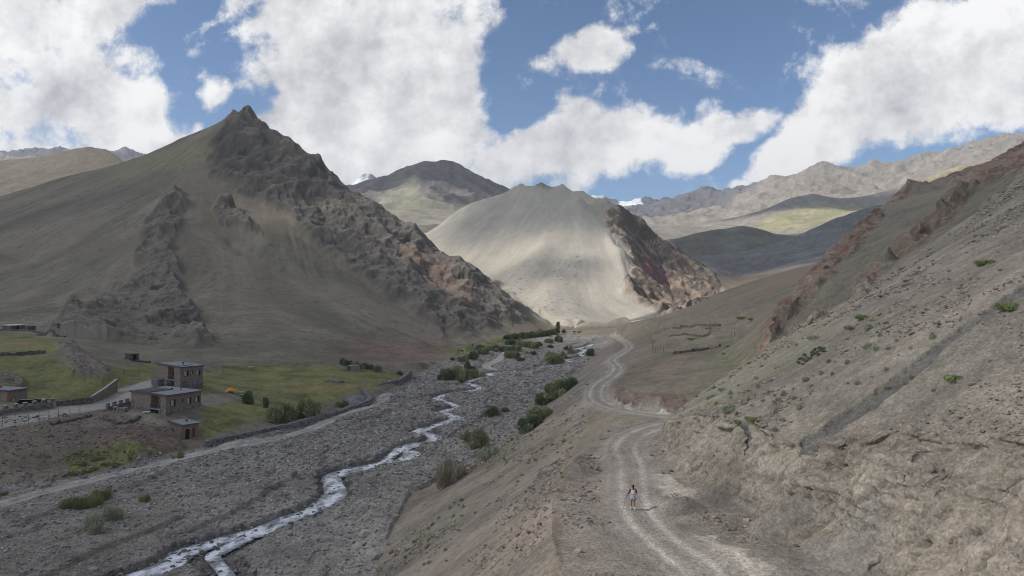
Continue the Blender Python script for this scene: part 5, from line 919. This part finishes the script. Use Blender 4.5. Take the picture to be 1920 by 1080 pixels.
# ------------------------------------------------------------------ walls
def wall(name, pts, h, t, m, label, cat='wall', step=1.2, jag=.08, zt=None, batter=0.0, cap=None):
    """solid wall along a line of ground points, foot sunk into the land"""
    p = np.array([q[:2] for q in pts], float); L_ = np.r_[0, np.cumsum(np.linalg.norm(np.diff(p, axis=0), axis=1))]; n = max(3, int(L_[-1]/step)); s = np.linspace(0, L_[-1], n)
    q = np.stack([np.interp(s, L_, p[:, 0]), np.interp(s, L_, p[:, 1])], 1); tg = np.gradient(q, axis=0); tg /= np.linalg.norm(tg, axis=1)[:, None]; nr = np.stack([-tg[:, 1], tg[:, 0]], 1); r = np.random.RandomState(int(abs(p[0, 0])*7) % 999)
    zg = np.array([ground(a, b) for a, b in q]); zg = np.convolve(np.pad(zg, 2, mode='edge'), np.ones(5)/5, 'valid'); top = zg+h+jag*r.randn(n)
    if zt is not None: top = np.interp(s, L_, zt)+jag*r.randn(n)
    o_ = np.array([q[0, 0], q[0, 1], zg[0]]); V = []
    for i in range(n):
        for sgn, z, w in ((-1, zg[i]-1.0, t/2+batter), (-1, top[i], t/2), (1, top[i], t/2), (1, zg[i]-1.0, t/2)): V.append(np.array([q[i, 0]+nr[i, 0]*sgn*w, q[i, 1]+nr[i, 1]*sgn*w, z])-o_)
    Fc = []
    for i in range(n-1):
        for k_ in range(3): a = i*4+k_; Fc.append((a, a+1, a+5, a+4))
    Fc += [(0, 1, 2, 3), (n*4-1, n*4-2, n*4-3, n*4-4)]
    b = MB(); b.poly(V, Fc)
    if cap is None: return tag(b.build(name, m, None, o_), label, cat)
    e = empty(name, o_, 0, label, cat); b.build('masonry', m, e); c = MB(); V2 = []
    for i in range(n):
        for sgn in (-1, 1): V2 += [np.array([q[i, 0]+nr[i, 0]*sgn*(t/2+.05), q[i, 1]+nr[i, 1]*sgn*(t/2+.05), z_])-o_ for z_ in (top[i]+.003, top[i]+.12)]
    F2 = []
    for i in range(n-1): a = i*4; F2 += [(a, a+4, a+5, a+1), (a+1, a+5, a+7, a+3), (a+3, a+7, a+6, a+2), (a+2, a+6, a+4, a)]
    F2 += [(0, 1, 3, 2), ((n-1)*4, (n-1)*4+2, (n-1)*4+3, (n-1)*4+1)]; c.poly(V2, F2).build('coping', cap, e); return e
W1 = [GB(386, 841), GB(430, 831), GB(500, 816), GB(560, 802), GB(620, 785), GB(688, 762), GB(694, 756), GB(684, 746), GB(676, 741)]
wall('river_wall', W1, 1.9, 1.3, 'wall', 'long dark masonry river wall from the hut to the gravel heap', step=1.0, jag=.05, zt=[1.9, 1.9, 1.9, 2.0, 2.1, 2.2, 2.3, 3.0, 3.4], batter=.25)
wall('river_wall', [GB(676, 741), GB(720, 729), GB(750, 722), GB(764, 711), GB(768, 706)], 1.9, 1.3, 'wall', 'upper masonry river wall that ends by the meadow corner', step=1.0, jag=.05, zt=[2.7, 2.9, 3.0, 3.2, 3.3], batter=.25)
# cobble heap between the two walls
g_ = hit(672, 752); b = MB(); rr = np.random.RandomState(3); V = []; Fc = []
for i in range(12):
    for j in range(12): x = (i-5.5)*.75; y = (j-5.5)*1.3; V.append((x, y, max(-.6, 1.6*(1-(x/4.2)**2-(y/7.4)**2))+.18*rr.randn()))
for i in range(11):
    for j in range(11): a = i*12+j; Fc.append((a, a+12, a+13, a+1))
o = b.poly(V, Fc).build('cobble_heap', 'gabion', None, g_-np.array([0, 0, .3])); tag(o, 'grey heap of cobbles behind the bend of the river wall', 'stone heap')
wall('retaining_wall', [hit(172, 757), hit(195, 748), hit(219, 735)], 1.3, .4, 'brick', 'plastered retaining wall with pale coping along the village road', zt=[7.3, 8.3, 9.6], jag=0, cap='cap')
wall('retaining_wall', [hit(106, 762), hit(140, 760), hit(172, 757)], 1.2, .4, 'dry', 'rough low retaining wall continuing left of the pale-coped one', jag=.12)
def pillar_wall(pts, n, hw, hp, label):
    p = np.array([q[:2] for q in pts], float); zg = [ground(*q) for q in p]; o_ = np.array([p[0, 0], p[0, 1], zg[0]]); e = empty('pillared_wall', o_, 0, label, 'wall'); d = p[-1]-p[0]; Ln = np.linalg.norm(d); a = math.atan2(d[1], d[0]); dz = zg[-1]-zg[0]
    def P(s, z): return Vector((math.cos(a)*s, math.sin(a)*s, z+dz*s/Ln))
    m = MB(); nv = Vector((-math.sin(a), math.cos(a), 0))*.2; m.poly([P(0, -1)-nv, P(Ln, -1)-nv, P(Ln, -1)+nv, P(0, -1)+nv, P(0, hw)-nv, P(Ln, hw)-nv, P(Ln, hw)+nv, P(0, hw)+nv], [(0, 3, 2, 1), (4, 5, 6, 7), (0, 1, 5, 4), (1, 2, 6, 5), (2, 3, 7, 6), (3, 0, 4, 7)]); m.build('masonry', 'plinth', e)
    for i in range(n):
        s = Ln*i/(n-1); c = P(s, 0); k = MB(); k.box(-.3, .3, -.3, .3, hw-.3, hp); o = k.build('pillar', 'plinth', e, c); o.rotation_euler = (0, 0, a); cp = MB(); cp.box(-.36, .36, -.36, .36, hp+.003, hp+.1); cp.build('cap', 'cap', o)
    rl = MB()
    for z in (hw+.25, hw+.5): rl.tube(P(0, z), P(Ln, z), .04)
    rl.build('rail', 'cap', e)
pillar_wall([hit(-8, 782), hit(98, 764)], 7, 1.1, 1.9, 'stone wall with pillars and pale rails around the yard at the left edge')
pillar_wall([hit(202, 769), hit(250, 757)], 5, .7, 1.5, 'short stepped wall with pillars beside the wider house')
pillar_wall([hit(216, 772), hit(236, 773)], 2, .5, 1.0, 'stub of wall with two pillars in front of the short pillared wall')
# row of black drums behind the yard wall
for i in range(9):
    g_ = hit(36+i*6.2, 757.5-.3*i); e = empty('drum', g_, 0, 'black drum in the row along the yard at the left', 'drum', 'black drums in the yard'); b = MB(); b.tube((0, 0, -.1), (0, 0, .8), .33, .33, 12); b.build('barrel', 'black', e); b = MB(); b.tube((0, 0, .803), (0, 0, .86), .3, .3, 12); b.build('lid', 'metal', e)
wall('dry_stone_wall', [hit(-20, 669), hit(40, 667), hit(86, 662)], .9, .7, 'dry', 'dark dry-stone wall between the two left fields', jag=.12, step=.7)
wall('dry_stone_wall', [hit(70, 629), hit(100, 631), hit(122, 633)], .5, .6, 'dry', 'short dark stone bank at the upper right corner of the yellow field', jag=.12, step=.7)
wall('dry_stone_wall', [hit(-10, 619), hit(60, 622), hit(110, 624)], .5, .6, 'dry', 'low stone wall in front of the white-roofed hut', jag=.12, step=.7)
wall('dry_stone_wall', [hit(95, 798), hit(150, 786), hit(172, 782)], .4, .7, 'dry', 'tumbled stone wall below the village road', jag=.14, step=.5)
wall('dry_stone_wall', [hit(196, 786), hit(222, 796), hit(250, 792), hit(262, 782)], .4, .7, 'dry', 'curved tumbled stone wall below the wider house', jag=.14, step=.5)
wall('dry_stone_wall', [hit(247, 678), hit(262, 679), hit(282, 681)], .5, .7, 'dry', 'collapsed stone wall right of the dry-stone hut', jag=.16, step=.5)
wall('dry_stone_wall', [hit(610, 716), hit(630, 718), hit(645, 717)], .5, 1.0, 'gabion', 'heap of stones in a line on the green meadow', jag=.16, step=.5)
wall('dry_stone_wall', [hit(1262, 664), hit(1290, 660), hit(1330, 655), hit(1350, 650)], .5, .5, 'dry', 'dry-stone terrace wall under the stick fence', jag=.1, step=.6)
wall('dry_stone_wall', [hit(1262, 616), hit(1300, 612), hit(1350, 611)], .5, .5, 'dry', 'upper dry-stone terrace wall across the gully', jag=.1, step=.6)
wall('dry_stone_wall', [hit(1256, 630), hit(1290, 628), hit(1330, 628)], .4, .5, 'dry', 'middle dry-stone terrace wall across the gully', jag=.1, step=.6)
def fence(pts, n, h, label, r=.05, wires=2, lean=.05, m='post'):
    p = np.array([hit(*q)[:2] for q in pts]); L_ = np.r_[0, np.cumsum(np.linalg.norm(np.diff(p, axis=0), axis=1))]; s = np.linspace(0, L_[-1], n); rr = random.Random(n*7); o_ = None; tops = []
    for i, v in enumerate(s):
        x, y = np.interp(v, L_, p[:, 0]), np.interp(v, L_, p[:, 1]); z = ground(x, y)
        if o_ is None: o_ = np.array([x, y, z]); e = empty('fence', o_, 0, label, 'fence')
        q = Vector((x, y, z))-Vector(o_.tolist()); t = q+Vector((rr.uniform(-lean, lean), rr.uniform(-lean, lean), h*rr.uniform(.85, 1.1))); MB().tube(q-Vector((0, 0, .3)), t, r, r*.8, 5).build('post', m, e); tops.append((q, t))
    if wires:
        b = MB()
        for (q0, t0), (q1, t1) in zip(tops[:-1], tops[1:]):
            for k_ in range(wires): f = .95-.4*k_; b.tube(q0.lerp(t0, f), q1.lerp(t1, f), .012, .012, 3)
        b.build('wire', 'wire', e)
fence([(4, 804), (32, 801), (58, 796), (84, 791), (110, 786), (150, 779)], 8, 2.2, 'wire fence on tall posts below the village road', .045)
fence([(200, 634), (230, 646), (275, 652), (330, 658)], 9, 1.8, 'wire fence along the foot of the dark rocky spur')
fence([(20, 602), (60, 603), (100, 607)], 8, 1.6, 'wire fence behind the white-roofed hut')
fence([(140, 700), (185, 712), (190, 712), (260, 705)], 5, 1.9, 'few crooked poles under the rocky lump')
fence([(375, 705), (420, 700), (470, 698)], 6, 1.6, 'wire fence across the meadow right of the upper house')
fence([(1262, 662), (1275, 661), (1300, 658), (1330, 652)], 16, 1.4, 'fence of thin sticks on the old terraces', .045, 1, .12, 'stick')
fence([(1172, 606), (1190, 602), (1220, 600), (1260, 597)], 10, 1.3, 'fence on the skyline of the terrace bluff')
fence([(1305, 628), (1332, 626)], 3, 3.2, 'three taller posts behind the stick fence', .07, 0)

# ------------------------------------------------------------------ tarpaulin, scraps, van
g_ = hit(433, 737); e = empty('tarpaulin_shelter', g_, R(20), 'orange tarpaulin draped over a low frame beside the footpath', 'shelter'); V = []; Fc = []
rr = np.random.RandomState(5)
for i in range(9):
    for j in range(7): x = (i-4)*.33; y = (j-3)*.34; V.append((x, y, max(.05, 1.15*(1-(abs(x)/1.5)**1.6)*(1-(abs(y)/1.3)**2)+.25)+.07*rr.randn()))
for i in range(8):
    for j in range(6): a = i*7+j; Fc.append((a, a+7, a+8, a+1))
o = MB().poly(V, Fc).build('tarpaulin', 'orange', e); sm_ = o.modifiers.new('thickness', 'SOLIDIFY'); sm_.thickness = .03
MB().tube((1.0, -.9, 0), (1.25, 0, 1.15), .05).tube((1.25, 0, 1.15), (1.9, .4, .1), .05).tube((-1.3, -1, 0), (-1.2, 0, 1.0), .05).tube((1.5, -.3, .15), (3.0, -.5, .2), .05).build('frame', 'white', e)
for px, py, w, lb in ((471, 690, 1.5, 'white sheet lying on the meadow near the mountain foot'), (733, 715, 1.6, 'white scrap lying by the meadow end of the river wall'), (452, 743, 1.1, 'pale log lying below the orange tarpaulin'), (275, 774, 1.4, 'pale plank lying on the footpath by the wider house'), (85, 784, 1.0, 'white bag lying on the rubble below the village road')):
    g_ = hit(px, py); V = []; rr = np.random.RandomState(int(px))
    for i in range(6):
        for j in range(4): V.append(((i/5-.5)*w, (j/3-.5)*w*.45, .18+.10*rr.rand()))
    o = MB().poly(V, [(i*4+j, i*4+j+4, i*4+j+5, i*4+j+1) for i in range(5) for j in range(3)]).build('white_sheet' if 'log' not in lb and 'plank' not in lb else 'timber', 'white' if 'log' not in lb else 'cap', None, g_); sm_ = o.modifiers.new('thickness', 'SOLIDIFY'); sm_.thickness = .12; tag(o, lb, 'cloth' if 'log' not in lb and 'plank' not in lb else 'timber')
g_ = hit(1075.5, 626); e = empty('parked_van', g_+np.array([0, 0, .05]), R(4), 'pale boxy van parked at the far bend of the valley', 'van'); b = MB()
pr = [(-2.1, .35), (2.0, .35), (2.15, .6), (2.1, 1.0), (1.55, 1.15), (1.2, 1.85), (-2.05, 1.9), (-2.15, .6)]; n = len(pr)
b.poly([(-.85, x, z) for x, z in pr]+[(.85, x, z) for x, z in pr], [tuple(range(n)), tuple(range(2*n-1, n-1, -1))]+[(i, n+i, n+(i+1) % n, (i+1) % n) for i in range(n)]); b.build('body', 'metal', e)
MB().box(-.7, .7, -2.16, -2.06, 1.15, 1.7).build('rear_window', 'glass', e)
for sx_ in (-1, 1):
    MB().box(sx_*.86 if sx_ > 0 else -.88, .88 if sx_ > 0 else -.86, -1.8, 1.0, 1.15, 1.65).build('side_window', 'glass', e); MB().box(sx_*.72-.08, sx_*.72+.08, -2.2, -2.12, .75, 1.0).build('tail_light', 'tail', e)
    for yy_ in (-1.35, 1.35): o = MB().tube((sx_*.72, yy_, .34), (sx_*.88, yy_, .34), .34, .34, 14).build('wheel', 'black', e); MB().tube((sx_*.86, yy_, .34), (sx_*.90, yy_, .34), .18, .18, 10).build('rim', 'metal', o)

# ------------------------------------------------------------------ people
def skin_body(name, joints, edges, radii, m, parent=None, sub=2, root=0, loc=None):
    me = bpy.data.meshes.new(name); me.from_pydata([tuple(j) for j in joints], edges, []); me.update(); o = bpy.data.objects.new(name, me); C.collection.objects.link(o)
    md = o.modifiers.new('skin', 'SKIN'); sv = me.skin_vertices[0].data if me.skin_vertices else None
    if sv is None:
        bpy.context.view_layer.objects.active = o; bpy.ops.mesh.customdata_skin_add(); sv = me.skin_vertices[0].data
    for i, r in enumerate(radii): sv[i].radius = (r, r) if not isinstance(r, tuple) else r; sv[i].use_root = (i == root)
    md.use_smooth_shade = True; s = o.modifiers.new('sub', 'SUBSURF'); s.levels = s.render_levels = sub
    dg = bpy.context.evaluated_depsgraph_get(); m2 = bpy.data.meshes.new_from_object(o.evaluated_get(dg)); o.modifiers.clear(); o.data = m2; m2.materials.clear(); m2.materials.append(MT[m]); m2.shade_smooth(); bpy.data.meshes.remove(me)
    if parent is not None: o.parent = parent
    if loc is not None: o.location = loc
    return o
def chain(J, E_, Rr, start, pts, rads):
    k = start
    for p, r in zip(pts, rads): J.append(p); Rr.append(r); E_.append((k, len(J)-1)); k = len(J)-1
    return k
def hand(J, E_, Rr, wrist, w, fwd, side, up):
    """palm, four curled fingers of unequal length and a thumb from the side of the palm; vectors are unit"""
    w = Vector(w); fwd = Vector(fwd); side = Vector(side); up = Vector(up); pm = w+fwd*.045; k = chain(J, E_, Rr, wrist, [tuple(pm)], [(.026, .018)])
    for i, (o_, l) in enumerate(((-.03, .065), (-.01, .075), (.01, .07), (.03, .055))):
        b_ = pm+fwd*.035+side*o_; chain(J, E_, Rr, k, [tuple(b_), tuple(b_+fwd*l*.4-up*l*.25), tuple(b_+fwd*l*.35-up*l*.75), tuple(b_+fwd*l*.05-up*l*.95)], [.010, .009, .009, .007])
    chain(J, E_, Rr, k, [tuple(pm+side*.035-up*.012), tuple(pm+side*.045+fwd*.03-up*.035), tuple(pm+side*.03+fwd*.045-up*.055)], [.011, .010, .008])
g_ = hit(1187, 957.5); FX, FY, FZ = g_; per = empty('person', g_, R(-3), 'person with two poles on the dirt road, white vest, dark red sleeves, black shorts', 'person')
J = [(0, 0, .93), (0, .01, 1.08), (0, .02, 1.25), (0, .01, 1.40), (0, .01, 1.48), (0, .03, 1.56), (0, .035, 1.63), (0, .03, 1.68)]
Rr = [(.15, .11), (.125, .09), (.15, .10), (.12, .085), .052, (.075, .085), (.082, .098), (.062, .075)]; E_ = [(i, i+1) for i in range(7)]
LH, RH = (-.34, .08, 1.02), (.20, .24, 1.12)
wl_ = chain(J, E_, Rr, 3, [(-.17, .01, 1.40), (-.25, -.04, 1.20), (-.31, .02, 1.08), LH], [.055, .042, .034, .026]); hand(J, E_, Rr, wl_, LH, (-.5, .6, -.6), (.75, .6, 0), (.3, -.2, .9))
wr_ = chain(J, E_, Rr, 3, [(.17, .01, 1.40), (.22, -.03, 1.17), (.22, .12, 1.13), RH], [.055, .042, .034, .026]); hand(J, E_, Rr, wr_, RH, (.3, .95, -.1), (-.95, .3, 0), (0, .1, 1))
fl_ = chain(J, E_, Rr, 0, [(-.095, 0, .86), (-.10, .07, .50), (-.10, .10, .27), (-.10, .13, .09)], [.085, .055, .050, .033]); chain(J, E_, Rr, fl_, [(-.11, .24, .05)], [.030])
fr_ = chain(J, E_, Rr, 0, [(.095, 0, .86), (.09, -.03, .50), (.085, -.10, .28), (.08, -.16, .10)], [.085, .055, .050, .033]); chain(J, E_, Rr, fr_, [(.085, -.06, .035)], [.030])
skin_body('body', J, E_, Rr, 'skin', per)
# face on the far side of the head: nose, eyes, mouth, ears
MB().poly([(-.012, .125, 1.615), (.012, .125, 1.615), (0, .15, 1.605), (0, .12, 1.65)], [(0, 1, 2), (0, 2, 3), (1, 3, 2), (0, 3, 1)]).build('nose', 'skin', per)
for s in (-1, 1): MB().tube((s*.03, .112, 1.645), (s*.03, .128, 1.645), .011, .006, 8).build('eye', 'hair', per); MB().tube((s*.078, .03, 1.60), (s*.098, .02, 1.645), .012, .018, 6).build('ear', 'skin', per)
MB().box(-.022, .022, .108, .122, 1.575, 1.583).build('mouth', 'shirt', per)
skin_body('vest', [(0, .0, 1.02), (0, .01, 1.12), (0, .02, 1.26), (0, .01, 1.40), (-.13, .01, 1.41), (.13, .01, 1.41)], [(0, 1), (1, 2), (2, 3), (3, 4), (3, 5)], [(.15, .115), (.145, .11), (.168, .12), (.135, .10), .062, .062], 'vest', per)
for s, pts in ((-1, [(-.15, .01, 1.41), (-.21, -.02, 1.30), (-.25, -.04, 1.20), (-.31, .02, 1.08)]), (1, [(.15, .01, 1.41), (.20, -.02, 1.30), (.22, -.03, 1.17), (.22, .12, 1.13)])): skin_body('sleeve', pts, [(0, 1), (1, 2), (2, 3)], [.066, .058, .053, .046], 'shirt', per)
skin_body('shorts', [(0, 0, .95), (-.095, 0, .84), (-.10, .04, .66), (.095, 0, .84), (.092, -.01, .66)], [(0, 1), (1, 2), (0, 3), (3, 4)], [(.158, .12), .10, .075, .10, .075], 'shorts', per)
# cloth tied at the waist: flared open ring with folds
V = []; Fc = []; N_ = 40
for k_, (z, rx, ry) in enumerate(((1.05, .158, .125), (.98, .182, .15), (.86, .205, .17), (.74, .225, .18))):
    for i in range(N_): a = 2*math.pi*i/N_; f = 1+.07*k_/3*math.sin(a*9+k_*.3); V.append((math.cos(a)*rx*f, math.sin(a)*ry*f, z+(-.05*max(0, math.cos(a-.3)) if k_ == 3 else 0)))
for k_ in range(3):
    for i in range(N_): Fc.append((k_*N_+i, k_*N_+(i+1) % N_, (k_+1)*N_+(i+1) % N_, (k_+1)*N_+i))
o = MB().poly(V, Fc).build('tied_cloth', 'tied', per, None, True); sm_ = o.modifiers.new('thickness', 'SOLIDIFY'); sm_.thickness = .008
skin_body('hair', [(0, .005, 1.55), (0, .0, 1.64), (0, .015, 1.70), (.01, -.06, 1.56), (.015, -.09, 1.44)], [(0, 1), (1, 2), (1, 3), (3, 4)], [(.075, .06), (.092, .098), (.07, .08), .045, .022], 'hair', per)
MB().poly([(-.08, .06, 1.69), (-.06, -.02, 1.70), (-.21, .05, 1.66), (-.20, .10, 1.655), (-.08, .06, 1.675), (-.06, -.02, 1.685), (-.21, .05, 1.645), (-.20, .10, 1.64)], [(0, 1, 2, 3), (7, 6, 5, 4), (0, 4, 5, 1), (1, 5, 6, 2), (2, 6, 7, 3), (3, 7, 4, 0)]).build('cap_peak', 'hair', per)
for nm, a, b_ in (('shoe', (-.10, .12, .055), (-.11, .27, .045)), ('shoe', (.08, -.17, .075), (.085, -.04, .035))): skin_body(nm, [a, tuple(Vector(a).lerp(Vector(b_), .5)), b_], [(0, 1), (1, 2)], [(.045, .05), (.046, .04), (.038, .03)], 'shoe', per)
for a, b_ in (((-.10, .125, .08), (-.10, .105, .22)), ((.08, -.165, .09), (.084, -.11, .24))): MB().tube(a, b_, .044, .054, 12).build('sock', 'sock', per, None, True)
def pole(hand_, tip, label):
    h_ = Vector((FX, FY, FZ))+Vector(hand_); t_ = Vector(tip); e = empty('walking_pole', h_, 0, label, 'pole'); d = t_-h_; MB().tube((0, 0, 0), tuple(d), .011, .007, 6).build('shaft', 'pole', e); MB().tube(tuple(-d.normalized()*.08), tuple(d.normalized()*.07), .018, .018, 8).build('grip', 'black', e)
    MB().tube(tuple(d*.93), tuple(d*.935), .035, .035, 10).build('basket', 'black', e)
tp = hit(1168, 944); pole((-.37, .12, 1.0), (FX-.80, FY-.35, ground(FX-.80, FY-.35)), 'dark walking pole in the left hand of the walker')
pole((.21, .28, 1.10), (FX+.72, FY-.35, ground(FX+.72, FY-.35)+.28), 'dark walking pole in the right hand of the walker, tip lifted')
# someone standing far off, and a dark animal
g_ = hit(885.5, 657); p2 = empty('person', g_, 0, 'tiny dark figure standing on the pale path at the foot of the left mountain', 'person')
J = [(0, 0, .93), (0, 0, 1.2), (0, 0, 1.42), (0, 0, 1.5), (0, .02, 1.6), (0, .02, 1.68)]; Rr = [(.15, .12), (.15, .1), (.12, .09), .05, (.08, .09), .06]; E_ = [(i, i+1) for i in range(5)]
for s in (-1, 1): k_ = chain(J, E_, Rr, 2, [(s*.18, 0, 1.4), (s*.24, 0, 1.12), (s*.24, .05, .88)], [.055, .042, .03]); hand(J, E_, Rr, k_, (s*.24, .05, .88), (0, .1, -1), (-s, 0, 0), (0, -1, 0)); k_ = chain(J, E_, Rr, 0, [(s*.1, 0, .86), (s*.11, 0, .48), (s*.12, 0, .08), (s*.13, .14, .03)], [.085, .055, .04, .03])
skin_body('body', J, E_, Rr, 'skin', p2, 1)
skin_body('coat', [(0, 0, .75), (0, 0, 1.1), (0, 0, 1.42), (-.2, 0, 1.36), (-.25, 0, 1.1), (-.25, .04, .94), (.2, 0, 1.36), (.25, 0, 1.1), (.25, .04, .94)], [(0, 1), (1, 2), (2, 3), (3, 4), (4, 5), (2, 6), (6, 7), (7, 8)], [(.2, .16), (.18, .13), (.14, .11), .075, .06, .05, .075, .06, .05], 'cloth2', p2, 1)
skin_body('trousers', [(0, 0, .9), (-.1, 0, .8), (-.11, 0, .45), (-.12, 0, .1), (.1, 0, .8), (.11, 0, .45), (.12, 0, .1)], [(0, 1), (1, 2), (2, 3), (0, 4), (4, 5), (5, 6)], [(.17, .13), .1, .08, .07, .1, .08, .07], 'shorts', p2, 1)
skin_body('hair', [(0, .0, 1.58), (0, .0, 1.66), (0, .01, 1.72)], [(0, 1), (1, 2)], [(.08, .07), (.092, .1), (.07, .08)], 'hair', p2, 1)
g_ = hit(866, 661); J = [(0, -.5, .85), (0, -.15, .82), (0, .3, .84), (0, .5, .95), (0, .7, 1.0), (0, .92, .9)]; Rr = [(.17, .2), (.2, .24), (.19, .24), (.11, .14), (.09, .11), (.06, .06)]; E_ = [(i, i+1) for i in range(5)]
for s in (-1, 1):
    chain(J, E_, Rr, 2, [(s*.12, .34, .62), (s*.13, .37, .34), (s*.13, .34, .03)], [.07, .04, .035]); chain(J, E_, Rr, 0, [(s*.12, -.48, .62), (s*.13, -.58, .36), (s*.13, -.54, .03)], [.09, .045, .035]); chain(J, E_, Rr, 4, [(s*.12, .68, 1.12), (s*.2, .68, 1.2)], [.025, .015])
chain(J, E_, Rr, 0, [(0, -.68, .8), (0, -.72, .45)], [.025, .03])
an = skin_body('cow', J, E_, Rr, 'cloth2', None, 1, 1, g_); an.rotation_euler = (0, 0, R(70)); tag(an, 'tiny dark cow standing left of the far figure', 'cow')

# ------------------------------------------------------------------ air
def haze(dens):
    x0, x1, y0, y1, z0, z1 = -11000, 11000, -300, 11500, float(Z.min())-1.0, 1300.0
    v = [(x, y, z) for x in (x0, x1) for y in (y0, y1) for z in (z0, z1)]
    f = [(0, 1, 3, 2), (4, 6, 7, 5), (0, 4, 5, 1), (2, 3, 7, 6), (0, 2, 6, 4), (1, 5, 7, 3)]
    me = bpy.data.meshes.new('haze'); me.from_pydata(v, [], f); me.update()
    o = bpy.data.objects.new('haze', me); C.collection.objects.link(o); o['kind'] = 'stuff'; o['label'] = 'thin pale haze filling the valley air'
    m = bpy.data.materials.new('thin air'); m.use_nodes = True; t = m.node_tree; t.nodes.clear()
    p = t.nodes.new('ShaderNodeVolumePrincipled'); p.inputs['Color'].default_value = (.86, .92, 1, 1); p.inputs['Density'].default_value = dens; p.inputs['Anisotropy'].default_value = .2
    ou = t.nodes.new('ShaderNodeOutputMaterial'); t.links.new(p.outputs[0], ou.inputs['Volume']); me.materials.append(m)
haze(.00006)
